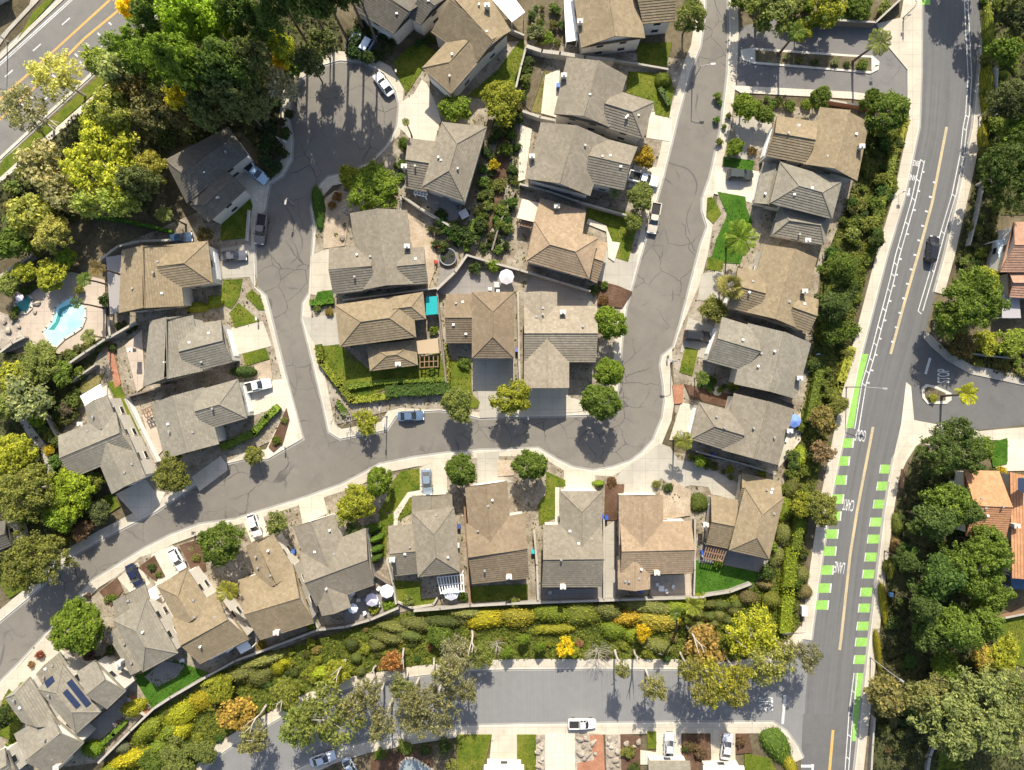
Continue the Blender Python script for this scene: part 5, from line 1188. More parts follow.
# small garden plants
SM=[('bush',112,598,5,1,G,'upper low shrub in the brown bed by the navy car'),('bush',107,600,4,1,PG,'left low shrub in the brown bed by the navy car'),('bush',152,567,5.5,1.1,DG,'dark shrub in the brown bed left of a white car'),('bush',158,575,4,1,G,'low shrub at the lower end of the bed left of a white car'),('bush',88,596,4,.9,(.1,.07,.05),'dry brown shrub on the pavement corner'),
('bush',40,655,5,1.5,RD,'red leaved shrub beside the solar house driveway'),('bush',31,664,4,1.2,(.2,.12,.06),'orange brown shrub beside the solar house driveway'),('bush',196,557,5,1.3,OL,'olive shrub under the broad green street tree'),('agave',191,548,4,.8,GG,'grey rosette in the bed right of a white car'),
('bush',276,440,6,1.2,(.10,.13,.02),'tall green shrub in the long junction bed'),('bush',284,420,4,1,PG,'small shrub at the upper end of the long junction bed'),
('bush',317,308,5,1,PG,'green shrub with yellow flowers between two driveways'),('bush',329,312,5,1,(.18,.14,.04),'orange brown shrub between two driveways'),
('bush',337,196,6,1.4,(.18,.10,.04),'rusty shrub in the beige gravel garden'),('bush',332,205,5,1.2,(.2,.13,.04),'orange shrub in the beige gravel garden'),('agave',345,225,3,.7,OL,'small rosette in the middle of the beige gravel garden'),('agave',336,235,3,.7,G,'green rosette low in the beige gravel garden'),('bush',358,200,4,1,DG,'dark shrub at the top of the beige gravel garden'),
('bush',752,151,6,1.2,(.13,.09,.04),'brown shrub right of the green shrub tree above the dark car'),('bush',790,106,7,1.5,G,'green shrub behind the tan house below the private drive'),('bush',778,102,6,1.3,PG,'pale shrub left of the green shrub below the private drive'),('bush',806,104,6,1.3,BG,'bright shrub right of the green shrub below the private drive'),
('bush',787,57,4,.9,GG,'first grey shrub from the left on the drive island'),('bush',800,60,4,.9,OL,'second olive shrub on the drive island'),('bush',815,62,4,.9,DG,'third dark shrub on the drive island'),('bush',835,62,5,1,GG,'fourth grey shrub on the drive island'),('bush',847,64,4,.9,DG,'fifth dark shrub on the drive island'),('bush',862,64,7,1.2,G,'green clump at the right end of the drive island'),
('bush',656,484,5,1.3,OL,'left dark shrub at the lower edge of the concrete fan'),('bush',668,488,6,1.5,DG,'middle dark shrub at the lower edge of the concrete fan'),('agave',676,498,6,1.2,(.12,.09,.05),'brown shrub in the pale bed below the concrete fan'),('bush',612,482,6,.9,(.12,.07,.04),'low brown shrub in the narrow bed between lower houses'),
('bush',730,470,5,1.2,YG,'yellow green shrub below the grey hipped house'),('bush',714,466,5,1,(.12,.09,.05),'brown shrub below the grey hipped house'),('bush',762,473,6,2,YG,'yellow green bush beside the pink low roof'),('bush',735,384,6,1.2,YG,'bright shrub beside the grey gabled house'),('bush',720,415-25,4,1.4,BG,'green plant in the round pot'),
('bush',463,112+60,5,2,DG,'dark shrub right of the hipped roof'),('bush',494,165,7,2.5,YY,'yellow bush in the middle garden'),('bush',505,150,9,3,G,'green bush in the middle garden'),('bush',498,185,8,2,OL,'olive bush in the middle garden'),('bush',488,205,7,2,PG,'pale bush in the middle garden'),('bush',510,125,8,2.5,DG,'dark bush behind the second top grey house'),('bush',480,225,9,3,DG,'dark bush at the corner of the grey patio'),('bush',470,238,9,3,DG,'dark hedge bush below the grey back patio'),('bush',455,228,8,2.5,DG,'dark bush along the slanted wall'),('bush',440,215,8,2,(.05,.08,.02),'green hedge bush beside the slanted wall'),
('bush',527,62,7,2,DG,'upper dark bush in the bed behind the top grey house'),('bush',526,80,6,2,PG,'pale bush in the bed behind the top grey house'),('bush',522,97,7,2,G,'green bush in the bed behind the top grey house'),('bush',535,42-10,10,3,GG,'grey green bush beside the narrow white patio roof'),('bush',548,38,8,1.5,BG,'green plants beside the narrow white patio roof'),
('bush',493,266,8,2.5,BG,'bright bush behind the pale parasol patio'),('bush',475,268,8,2,DG,'dark bush behind the pale parasol patio'),('bush',594,290,6,1.5,DG,'dark shrub above the round street trees'),('bush',604,300,6,1.5,(.13,.08,.04),'reddish shrub above the round street trees'),('bush',604,286,5,1.4,G,'green shrub above the round street trees'),
('bush',465,363,7,1.5,G,'green shrub left of the shaded driveway garage'),('bush',434,330,5,1.8,BG,'bright shrub beside the teal canopy'),('bush',412,378,7,1.2,YG,'yellow green shrub in the fenced lawn'),('bush',432,372,5,1,BG,'small green shrub in the fenced lawn'),
('bush',374,608,7,1.8,YG,'yellow green bush beside the parasol patio'),('bush',390,606,8,1.8,BG,'green bush right of the parasol patio'),('bush',408,600,7,1.6,PG,'palm like bush at the corner of the low wall'),('bush',463,596,6,1.5,G,'green shrub right of the round white table'),('bush',514,602,7,2,OL,'olive shrub at the wall behind the brown lower house'),('bush',312,625,7,2,YG,'yellow green shrub at the wall left of the parasol patio'),('bush',262,645,6,1.8,(.22,.17,.03),'orange shrub at the end of the white awnings'),('bush',206,690,6,1.5,OL,'olive shrub beside the turf wall'),
('bush',700,598,8,2,YG,'yellow green shrub at the left end of the bright lawn'),('bush',770,545,8,3,BG,'green bush right of the hip roofed house'),('bush',718,563,6,1.5,BG,'green shrub below the lattice pergola'),('bush',768,572,9,3,DG,'dark green bush at the right end of the bright lawn'),
('bush',690,745,7,1.6,(.12,.09,.05),'brown shrub left of the silver car at the bottom'),('bush',700,752,8,1.8,(.13,.09,.06),'larger brown shrub left of the silver car at the bottom'),('bush',741,741,6,1.6,(.12,.08,.05),'brown shrub between the silver car and the curved hedge'),('bush',628,752,8,1.6,OL,'olive shrub right of the boulders at the bottom'),('bush',634,768,7,1.5,DG,'dark shrub at the bottom edge right of the boulders'),('bush',686,760-12,5,1.4,DG,'dark shrub in the brown bed at the bottom'),
('bush',380,754,7,1,G,'green shrub at the left of the mulch bed'),('bush',405,748,9,1,(.10,.14,.03),'low green hedge shrub above the pond'),('bush',425,750,7,1.2,DG,'dark shrub at the right of the mulch bed'),('bush',445,745,9,2.5,DG,'dark shaded shrub left of the bottom lawn'),('bush',452,765,8,1.6,OL,'olive shrub at the bottom edge beside the lawn'),
('bush',933,398,5,1,YG,'yellow grass clump on the side street island'),('bush',1000,470,6,2.5,YY,'yellow bush between the orange roofs'),('bush',985,445,4,1.5,G,'green shrub left of the small deep green lawn'),('bush',1005,350,9,2,YG,'pale yellow shrub on the bank above the side street'),
('bush',880,180,9,2.5,(.13,.15,.03),'olive shrub on the slope by the small bike lane words'),('bush',876,205,10,2.5,G,'green shrub on the slope below the olive one'),('bush',868,225,10,2.5,(.14,.16,.035),'pale olive shrub on the slope by the main road'),('bush',893,150,7,2.2,(.14,.15,.03),'olive shrub below the corner tree of the private drive'),('bush',860,205,9,2,OL,'olive shrub on the slope right of the low shaded wing'),('bush',852,235,10,2.5,PG,'pale green shrub above the broad green conifer'),('bush',852,330,9,2,G,'green shrub at the pavement by the dark conifer'),('bush',846,352,8,2,OL,'olive shrub above the long green strip'),
('bush',92,345,7,2,OL,'olive plants at the lower right pool edge'),('bush',50,355,7,1.5,G,'green plants at the lower end of the pool'),('bush',105,300,7,2.5,DG,'dark plants right of the pool'),('bush',80,290,6,2,OL,'olive plants above the pool'),('bush',112,348,5,1.2,DG,'dark pots in the narrow side yard'),('bush',50,450,7,1.5,YY,'yellow flowering shrub at the end of the curved path'),('bush',60,440-28,9,2,DG,'dark shrub beside the curved path'),('bush',68,410,8,2.5,(.12,.10,.08),'grey brown shrub left of the chimney of the cross gabled house'),
('bush',75,560-50,8,2,DG,'dark shrub under the bright yellow green tree'),('bush',105,668,6,2,(.1,.06,.05),'purple brown shrub beside the biggest dense tree'),('bush',90,655,7,2,(.09,.06,.05),'dark red shrub below the biggest dense tree'),('bush',110,650,6,2,DG,'dark green shrub below the biggest dense tree'),('bush',12,743,6.5,2.5,BG,'bright green shrub beside the bottom left roof'),('bush',22,690-5,4,1,YG,'small yellow grass tuft beside the solar house'),
('bush',228,195,8,3,DK,'dark shrub beside the shaded house'),('bush',262,120,9,3,DK,'dark shrub at the left of the cul-de-sac pavement'),('bush',285,135,7,2,DG,'dark shrub on the cul-de-sac island'),('bush',278,168,6,1.5,DK,'dark shrub at the shaded corner of the driveway'),('bush',205,235,9,3,(.13,.11,.05),'olive brown bush behind the dappled brown house')]
for a in SM: plant(*a[:6],a[6])
# clipped hedges following a line
def hedge(pts, w, h, col, label):
    mb=MB(); q=[P(*p,h*.5) for p in pts]; C=[];N=[]
    o=q[0].copy(); o.z=0; W=w*S
    for a,b in zip(q,q[1:]):
        a=Vector((a.x,a.y,0)); b=Vector((b.x,b.y,0)); d=b-a; L=d.length; d.normalize(); n=Vector((-d.y,d.x,0))
        c=(a+b)/2-o; mb.box((c.x,c.y,h*.46),(L+W*.7,W*.9,h*.92),math.atan2(d.y,d.x))
        k=int(L*(W+2*h)*16)
        for _ in range(k):
            t=R.uniform(-.03,1.03); s=R.random()*(W+2*h)
            if s<W: p=a.lerp(b,t)+n*(s-W/2)+Vector((0,0,h)); nn=Vector((0,0,1))
            else:
                sg=1 if s<W+h else -1; p=a.lerp(b,t)+n*sg*W/2+Vector((0,0,((s-W)%h))); nn=n*sg
            C.append(tuple(p-o+Vector((R.gauss(0,.06),R.gauss(0,.06),R.gauss(0,.07))))); N.append(tuple(nn+Vector((R.gauss(0,.4),R.gauss(0,.4),R.gauss(0,.4)))))
    me=quads(np.array(C),np.array(N),.17,.6,'hedge',M['leaf_dense'],mb); ob=inst('hedge',me,None,o,color=col); tag(ob,label,'hedge')
HY=(.145,.165,.02)
for a in [([(319,347),(322,362),(340,385),(352,400),(388,396)],7,1.2,HY,'yellow green hedge round the outside of the fenced corner lawn'),
 ([(390,391),(446,388)],12,1.6,(.05,.085,.015),'dark green shaded hedge along the street above the parked blue car'),
 ([(331,372),(345,388),(386,381),(445,379)],5,1.1,(.11,.15,.02),'inner hedge line of the fenced corner lawn'),
 ([(224,447),(255,432),(268,417),(277,408)],7,1.3,(.10,.15,.02),'green hedge bending along the junction walkway'),
 ([(338,403),(346,414)],6,1,(.11,.16,.02),'short green hedge at the junction corner by the bare saplings'),
 ([(312,303),(332,301)],6,1,(.06,.13,.012),'low hedge below the small bright lawn'),
 ([(790,552),(787,590),(784,628)],12,1.8,(.165,.2,.015),'bright lime hedge strip along the slope beside the green blocks'),
 ([(800,520),(793,552)],9,1.8,(.14,.17,.02),'yellow green hedge above the bright lime strip'),
 ([(850,350),(838,385),(832,400)],9,1.6,(.15,.16,.025),'yellow olive hedge beside the long green lane strip'),
 ([(818,372),(808,420)],8,1.6,(.10,.13,.02),'green hedge behind the grey gabled house by the slope'),
 ([(893,150),(886,185),(872,225)],8,1.6,(.14,.16,.025),'pale olive hedge along the upper left main road pavement'),
 ([(905,122),(897,150)],6,1.5,(.17,.17,.025),'short hedge below the tree at the private drive corner'),
 ([(92,216),(130,222),(172,232)],3,1.4,(.06,.14,.015),'thin green hedge above the dark sloped yard'),
 ([(475,222),(466,250)],5,1.6,(.10,.15,.02),'green hedge at the right of the grey back patio'),
 ([(446,345),(449,372),(448,404)],2.5,1.4,(.17,.17,.03),'thin yellow hedge between two front gardens'),
 ([(660,98-8),(668,112-8)],5,1.2,DG,'dark hedge under the tall oval tree'),
 ([(104,742),(114,733),(125,722)],5,1,(.10,.16,.02),'green hedge along the solar house patio wall'),
 ([(790,50-26),(850,18)],6,2,(.06,.09,.02),'dark hedge above the private drive')]: hedge(*a)
# ground cover on the slopes: leaves nobody could count
def cover_leaves(pts, dens, size, col, label, h=.5, m='leaf', name='ground_cover', thin=False):
    xs=[p[0] for p in pts]; ys=[p[1] for p in pts]; C=[]
    n=int((max(xs)-min(xs))*(max(ys)-min(ys))*S*S*dens)
    for _ in range(n):
        x,y=R.uniform(min(xs),max(xs)),R.uniform(min(ys),max(ys))
        if pip(pts,x,y):
            if thin and gz(x,y)>.149: continue
            q=P(x,y); zz=h*(.35+.65*abs(math.sin(q.x*.9)*math.cos(q.y*.7+q.x*.3)))*R.random()**.5; C.append((q.x,q.y,.1+zz))
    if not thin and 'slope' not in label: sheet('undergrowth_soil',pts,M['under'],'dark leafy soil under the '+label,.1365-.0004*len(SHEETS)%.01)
    C=np.array(C); N=NR.randn(len(C),3)*.45+[0,0,1]
    o=inst(name,quads(C,N,size,.6,name,M[m]),None,color=col); tag(o,label,'ground cover',None,'stuff')
SL1=[(100,775),(155,712),(235,664),(340,632),(412,611),(520,606),(704,599),(752,588),(775,560),(800,620),(793,632),(765,653),(735,659),(510,658),(415,665),(350,675),(285,701),(205,748),(190,780)]
SL2=[(785,560),(780,500),(800,415),(814,345),(822,270),(850,190),(868,130),(890,125),(904,122),(898,170),(886,215),(868,270),(845,350),(828,430),(808,520),(798,610),(790,600)]
sheet('slope',SL1,M['slope'],'green planted slope under the clipped mounds',.139)
sheet('slope',SL2,M['slope'],'green planted slope beside the main road',.1385)
cover_leaves(SL1,14,.22,(.115,.135,.024),'low green ground cover between the clipped mounds of the lower slope',.55)
cover_leaves(SL2,12,.22,(.10,.105,.035),'low olive ground cover on the slope beside the main road',.6)
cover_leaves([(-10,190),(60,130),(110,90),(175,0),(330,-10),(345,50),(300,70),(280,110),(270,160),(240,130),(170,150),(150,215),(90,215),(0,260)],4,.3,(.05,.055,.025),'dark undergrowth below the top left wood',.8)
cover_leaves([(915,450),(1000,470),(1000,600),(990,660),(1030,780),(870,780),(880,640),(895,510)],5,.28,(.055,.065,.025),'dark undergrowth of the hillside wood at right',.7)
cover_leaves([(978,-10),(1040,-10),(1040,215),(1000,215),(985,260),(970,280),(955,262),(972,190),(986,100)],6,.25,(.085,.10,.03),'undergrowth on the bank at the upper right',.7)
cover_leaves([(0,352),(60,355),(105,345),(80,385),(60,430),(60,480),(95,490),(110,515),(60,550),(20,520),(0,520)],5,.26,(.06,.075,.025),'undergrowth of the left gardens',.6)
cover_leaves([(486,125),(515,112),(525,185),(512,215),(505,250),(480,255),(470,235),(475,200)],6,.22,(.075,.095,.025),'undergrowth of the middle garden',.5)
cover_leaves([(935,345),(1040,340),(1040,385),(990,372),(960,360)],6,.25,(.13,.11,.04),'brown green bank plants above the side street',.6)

for nm,pts in YARDS: cover_leaves(pts,.9,.2,(.10,.12,.03),'scattered weeds and low plants in the yards of the '+nm,.35,thin=True)

MASS=[]
def scatter(pts,n,r0,r1,h,col,label,t='bush',mass=True):
    xs=[p[0] for p in pts]; ys=[p[1] for p in pts]; k=0
    for _ in range(4000):
        if k>=n: break
        x,y=R.uniform(min(xs),max(xs)),R.uniform(min(ys),max(ys))
        if pip(pts,x,y) and gz(x,y)<.149:
            if mass:
                r=R.uniform(r0,r1); hh=h*r/r1; q=P(x,y,hh*.5); MASS.append((q,r*S,hh*.55,tuple(v*R.uniform(.8,1.2) for v in col))); k+=1; continue
            r=R.uniform(r0,r1); plant(t,x,y,r,h*r/r1,col,label,group=label.split(' ',2)[2]); k+=1
MG=[(486,125),(515,112),(527,125),(518,180),(512,215),(505,250),(480,255),(466,238),(475,200)]
for pts,n,r0,r1,h,col,lab in [
 (SL1,60,3,7,1.5,(.17,.19,.03),'yellow green bushes filling gaps on the lower hedge slope'),(SL1,45,3,6,1.3,(.07,.09,.025),'dark green bushes filling gaps on the lower hedge slope'),(SL1,25,3,6,1.2,(.2,.15,.06),'brownish low bushes filling gaps on the lower hedge slope'),
 (SL2,55,4,8,2.2,(.12,.15,.03),'olive green bushes filling gaps on the main road slope'),(SL2,40,4,8,2.4,(.07,.10,.025),'dark green bushes filling gaps on the main road slope'),
 (MG,44,3,7,2.2,(.10,.14,.03),'green shrubs crowding the middle garden'),(MG,34,3,6,1.8,(.05,.075,.022),'dark shrubs crowding the middle garden'),
 ([(978,-10),(1035,-10),(1035,215),(1000,215),(975,278),(960,268),(975,190),(988,100)],45,4,9,2.4,(.12,.155,.035),'green bushes covering the upper right bank'),
 ([(0,352),(60,355),(105,345),(80,385),(60,430),(60,480),(95,490),(105,512),(60,545),(20,520),(0,520)],40,5,10,3,(.12,.15,.035),'green bushes between the trees of the left gardens'),
 ([(0,190),(60,140),(110,100),(150,215),(90,222),(60,245),(0,275)],40,5,10,3.2,(.16,.175,.05),'olive bushes between the trees of the left wood'),
 ([(112,100),(175,20),(290,20),(300,60),(270,140),(240,120),(165,150)],40,6,12,5,(.09,.12,.035),'green understorey bushes of the top left wood'),
 ([(905,470),(925,440),(1000,470),(990,660),(1020,690),(930,690),(890,640)],40,4,9,2.5,(.07,.10,.03),'dark green bushes under the right hillside trees'),
 ([(870,690),(930,690),(1024,640),(1024,690),(940,740),(880,730)],25,4,9,2.2,(.14,.16,.06),'grey olive bushes in the lower right corner'),
 ([(740,0),(890,0),(880,20),(835,17),(770,16)],22,4,8,2.4,(.12,.16,.03),'bright bushes along the top of the private drive'),
 ([(940,350),(1035,345),(1035,378),(990,368),(960,358)],22,3,7,1.6,(.17,.16,.04),'yellow brown bushes on the bank above the side street'),
 ([(738,98),(770,98),(830,100),(815,108),(770,112)],16,3,5,1.4,(.11,.15,.03),'green shrubs in the front garden below the private drive'),
 ([(455,205),(470,225),(462,252),(440,222)],12,4,7,2.6,(.05,.085,.022),'dark hedge shrubs along the pale slanted wall'),
 ([(516,48),(545,60),(540,75),(528,108),(520,100)],12,3,6,1.8,(.09,.13,.03),'green shrubs in the garden behind the top grey house'),
 ([(404,140),(412,146),(404,186),(394,196),(380,205),(398,160)],10,3,6,1.8,(.11,.15,.03),'green shrubs left of the hipped roof'),([(488,104),(512,84),(520,100),(528,112),(500,128)],16,3,6,2,(.09,.12,.03),'green shrubs behind the yellow green tree'),([(8,318),(20,292),(45,278),(62,285),(46,296),(30,292),(14,318),(4,330)],16,3,6,1.8,(.10,.13,.04),'green shrubs round the spa'),([(86,340),(104,300),(106,345),(66,358),(60,352)],14,3,6,1.8,(.11,.14,.04),'green plants along the pool wall'),([(115,318),(140,322),(136,330),(118,340)],6,3,5,1.5,(.06,.08,.03),'dark plants in the side yard'),([(82,385),(66,400),(60,430),(72,425),(80,405)],14,3,6,2,(.1,.12,.04),'olive shrubs left of the white patio roof'),([(430,228),(455,232),(466,252),(440,262)],10,3,6,2,(.06,.085,.025),'dark shrubs in the paved yard'),([(700,375),(735,385),(730,396),(690,392)],10,3,5,1.6,(.08,.12,.03),'green shrubs above the hipped grey house'),([(686,455),(735,470),(732,478),(690,464)],10,3,5,1.6,(.11,.14,.035),'green shrubs along the thin white wall'),([(716,95),(740,100),(736,120),(718,150)],6,3,5,1.5,(.1,.14,.03),'green shrubs by the east pavement'),
 ([(346,22),(353,10),(394,38),(392,56),(372,60),(350,56)],22,4,8,2.5,(.05,.07,.025),'dark bushes under the shaded roof above the cul-de-sac'),([(527,2),(562,2),(566,44),(530,42)],16,3,6,1.8,(.10,.13,.04),'green bushes behind the top tan house'),([(262,112),(288,92),(291,120),(290,158),(268,178),(262,140)],26,4,8,2.5,(.05,.065,.028),'dark bushes left of the cul-de-sac'),([(868,640),(884,640),(930,700),(926,770),(884,770)],26,4,8,2,(.09,.10,.04),'olive bushes beside the lower right pavement'),([(968,205),(1000,215),(998,235),(975,275),(960,262)],16,3,6,1.8,(.12,.13,.05),'green bushes on the bank left of the orange house'),([(400,56),(415,44),(432,30),(440,50),(424,66)],6,3,5,1.4,(.05,.08,.022),'dark bushes beside the tan house wall'),
 ([(80,600),(118,640),(108,668),(80,655)],8,3,5,1.2,(.09,.08,.04),'brownish shrubs around the biggest dense tree')]: scatter(pts,n,r0,r1,h,col,lab,mass=not lab.startswith(('yellow green bushes filling','olive green bushes filling')))
def mass_mesh():
    vs=[];cs=[]; src=[np.array([v.co[:] for v in m.vertices]) for m in PR['bush']]
    for q,r,h,c in MASS:
        s=src[R.randrange(len(src))]; an=R.uniform(0,6.28); co,si=math.cos(an),math.sin(an)
        v=s*[r,r,h]; v=np.stack([v[:,0]*co-v[:,1]*si,v[:,0]*si+v[:,1]*co,v[:,2]],1)+np.array(q); vs.append(v); cs.append(np.tile(np.array([*c,1]),(len(v),1)))
    V=np.concatenate(vs); me=bpy.data.meshes.new('shrubbery'); n=len(V)
    me.vertices.add(n); me.vertices.foreach_set('co',V.ravel()); me.loops.add(n); me.loops.foreach_set('vertex_index',np.arange(n)); me.polygons.add(n//4); me.polygons.foreach_set('loop_start',np.arange(0,n,4))
    me.update(calc_edges=True); at=me.color_attributes.new('tint','FLOAT_COLOR','POINT'); at.data.foreach_set('color',np.concatenate(cs).ravel().astype(np.float32)); me.materials.append(M['leaf_mass'])
    o=inst('shrubbery',me); tag(o,'mixed green and olive undergrowth shrubs filling the slopes and gardens','shrubbery',None,'stuff')
mass_mesh()
# ragged grass over the lawns so their borders are soft
C=[]
for pts,z in SHEETS:
    pass
def turf(name_pts, col, label):
    C=[]
    for pts in name_pts:
        xs=[p[0] for p in pts]; ys=[p[1] for p in pts]; gz0=gz(sum(xs)/len(xs),sum(ys)/len(ys))
        n=int((max(xs)-min(xs)+2)*(max(ys)-min(ys)+2)*S*S*14)
        cx,cy=sum(xs)/len(xs),sum(ys)/len(ys)
        for _ in range(n):
            x,y=R.uniform(min(xs)-1,max(xs)+1),R.uniform(min(ys)-1,max(ys)+1)
            if pip(pts,x,y):
                q=P(x+R.gauss(0,.9),y+R.gauss(0,.9)); f=math.sin(q.x*.8+1)*math.sin(q.y*.9)+.5*math.sin(q.x*2.1+q.y*1.7)
                if f>.1 or R.random()<.25: C.append((q.x,q.y,gz0+R.uniform(.01,.09)))
    C=np.array(C); o=inst('grass',quads(C,NR.randn(len(C),3)*.5+[0,0,1],.13,.45,'grass',M['leaf']),None,color=col); tag(o,label,'grass',None,'stuff')
turf(LAWNS['lawn'],(.115,.135,.025),'ragged tufts of grass on the ordinary lawns'); turf(LAWNS['lawn2'],(.055,.13,.012),'dense tufts of grass on the bright lush lawns'); turf(LAWNS['dry'],(.2,.17,.06),'dry tufts on the two yellowed lawns')
# ------------------------------------------------------------------ vehicles
def loft(mb, secs):
    for a,b in zip(secs,secs[1:]):
        n=len(a)
        for i in range(n): mb.poly([a[i],b[i],b[(i+1)%n],a[(i+1)%n]])
    mb.poly(secs[0]); mb.poly(secs[-1][::-1])
def car_parts(kind):
    L,Wd={'sedan':(4.7,1.84),'suv':(4.75,1.92),'pickup':(5.6,1.98),'hatch':(4.2,1.78)}[kind]; hl=L/2; hw=Wd/2
    belt={'sedan':.92,'suv':1.08,'pickup':1.08,'hatch':.95}[kind]; hood=belt-.1
    st=[(-hl,.72,.55,.8),(-hl+.12,.9,.35,belt-.08),(-hl*.62,1,.28,belt),(0,1,.26,belt),(hl*.45,1,.26,belt-.02),(hl*.72,.97,.28,hood),(hl-.22,.9,.32,hood-.1),(hl,.68,.5,hood-.26)]
    body=MB(); secs=[]
    for x,w,z0,z1 in st:
        a=hw*w; secs.append([Vector(p) for p in ((x,-a*.9,z0),(x,-a,z0+.22),(x,-a*.985,z1-.14),(x,-a*.87,z1),(x,0,z1+.035),(x,a*.87,z1),(x,a*.985,z1-.14),(x,a,z0+.22),(x,a*.9,z0))])
    loft(body,secs)
    x0,x1,r0,r1,zr={'sedan':(-1.85,.95,-1.05,.15,1.42),'suv':(-2.2,1.05,-1.95,.35,1.7),'pickup':(-.55,1.25,-.35,.6,1.72),'hatch':(-1.95,1.0,-1.55,.2,1.46)}[kind]
    zb=belt-.02
    glass=MB(); lo=[(x0,-hw*.84,zb),(x1,-hw*.84,zb-.03),(x1+.12,0,zb-.02),(x1,hw*.84,zb-.03),(x0,hw*.84,zb)]; hi=[(r0,-hw*.68,zr),(r1,-hw*.66,zr),(r1+.08,0,zr),(r1,hw*.66,zr),(r0,hw*.68,zr)]
    for i in range(5): j=(i+1)%5; glass.poly([lo[i],lo[j],hi[j],hi[i]])
    glass.poly(hi)
    roof=MB(); ro=[(r0-.06,-hw*.7,zr-.05),(r1-.03,-hw*.68,zr-.05),(r1+.07,0,zr-.04),(r1-.03,hw*.68,zr-.05),(r0-.06,hw*.7,zr-.05)]; rt=[(x*.95+.0,y*.92,zr+.05) for x,y,z in ro]
    for i in range(5): j=(i+1)%5; roof.poly([ro[i],ro[j],rt[j],rt[i]])
    roof.poly(rt)
    for s in (-1,1):   # pillars
        for (a,b) in ((lo[0],hi[0]),(lo[1],hi[1])):
            roof.tube([(a[0],s*abs(a[1])+s*.01,a[2]),(b[0],s*abs(b[1])+s*.01,b[2])],.05,4)
        mx=(x0+x1)/2-.1; roof.tube([(mx,s*hw*.85,zb),((r0+r1)/2,s*hw*.69,zr)],.045,4)
    wh=MB(); wh.tube([(0,-.11,0),(0,.11,0)],.33,14); rim=MB(); rim.tube([(0,-.12,0),(0,.12,0)],.2,10)
    out={'body':body.mesh('body',M['car'],False),'cabin_glass':glass.mesh('cabin_glass',M['glass']),'roof_panel':roof.mesh('roof_panel',M['car']),'wheel':wh.mesh('wheel',M['black']),'rim':rim.mesh('rim',M['chrome'])}
    hd=MB(); hd.box((0,0,0),(.22,.42,.14)); out['headlight']=hd.mesh('headlight',M['lens']); tl=MB(); tl.box((0,0,0),(.1,.34,.12)); out['tail_light']=tl.mesh('tail_light',M['red'])
    mr=MB(); mr.box((0,0,0),(.14,.22,.14)); out['mirror']=mr.mesh('mirror',M['black'])
    if kind=='pickup':
        bd=MB(); xa,xb=-hl+.18,-.62
        bd.box(((xa+xb)/2,0,belt+.06),(xb-xa,hw*1.5,.03)); out['bed_floor']=bd.mesh('bed_floor',M['black'])
        b2=MB()
        for s in (-1,1): b2.box(((xa+xb)/2,s*hw*.84,belt+.12),(xb-xa+.1,.16,.24))
        b2.box((xa,0,belt+.12),(.12,hw*1.75,.24)); out['bed_rail']=b2.mesh('bed_rail',M['car'])
    return out,(L,Wd,belt,hood,zb,x1)
CARS={}
def car(kind, px, py, ang, col, label, nm=None, lift=0):
    if kind not in CARS: CARS[kind]=car_parts(kind)
    ms,(L,Wd,belt,hood,zb,x1)=CARS[kind]; q=P(px,py,.8); z=gz(px,py)+lift
    root=empty(nm or {'pickup':'pickup_truck','suv':'sport_utility_car'}.get(kind,'parked_car'),(q.x,q.y,max(z,.02)),math.radians(ang)); tag(root,label,'pickup truck' if kind=='pickup' else 'car','cars on the streets and driveways')
    inst('body',ms['body'],root,color=col); inst('cabin_glass',ms['cabin_glass'],root); inst('roof_panel',ms['roof_panel'],root,color=col)
    for sx in (-1,1):
        for sy in (-1,1):
            w=inst('wheel',ms['wheel'],root,(sx*L*.305,sy*(Wd/2-.1),.33)); inst('rim',ms['rim'],w)
    for s in (-1,1):
        inst('headlight',ms['headlight'],root,(L/2-.17,s*Wd*.31,hood-.2)); inst('tail_light',ms['tail_light'],root,(-L/2+.08,s*Wd*.33,belt-.22)); inst('mirror',ms['mirror'],root,(x1-.25,s*(Wd/2+.08),zb+.06))
    if 'bed_floor' in ms: inst('bed_floor',ms['bed_floor'],root); inst('bed_rail',ms['bed_rail'],root,color=col)
    return root
WC=(.78,.78,.77); SV=(.42,.45,.49); BK=(.02,.02,.023); NV=(.015,.02,.05); LB=(.32,.42,.55)
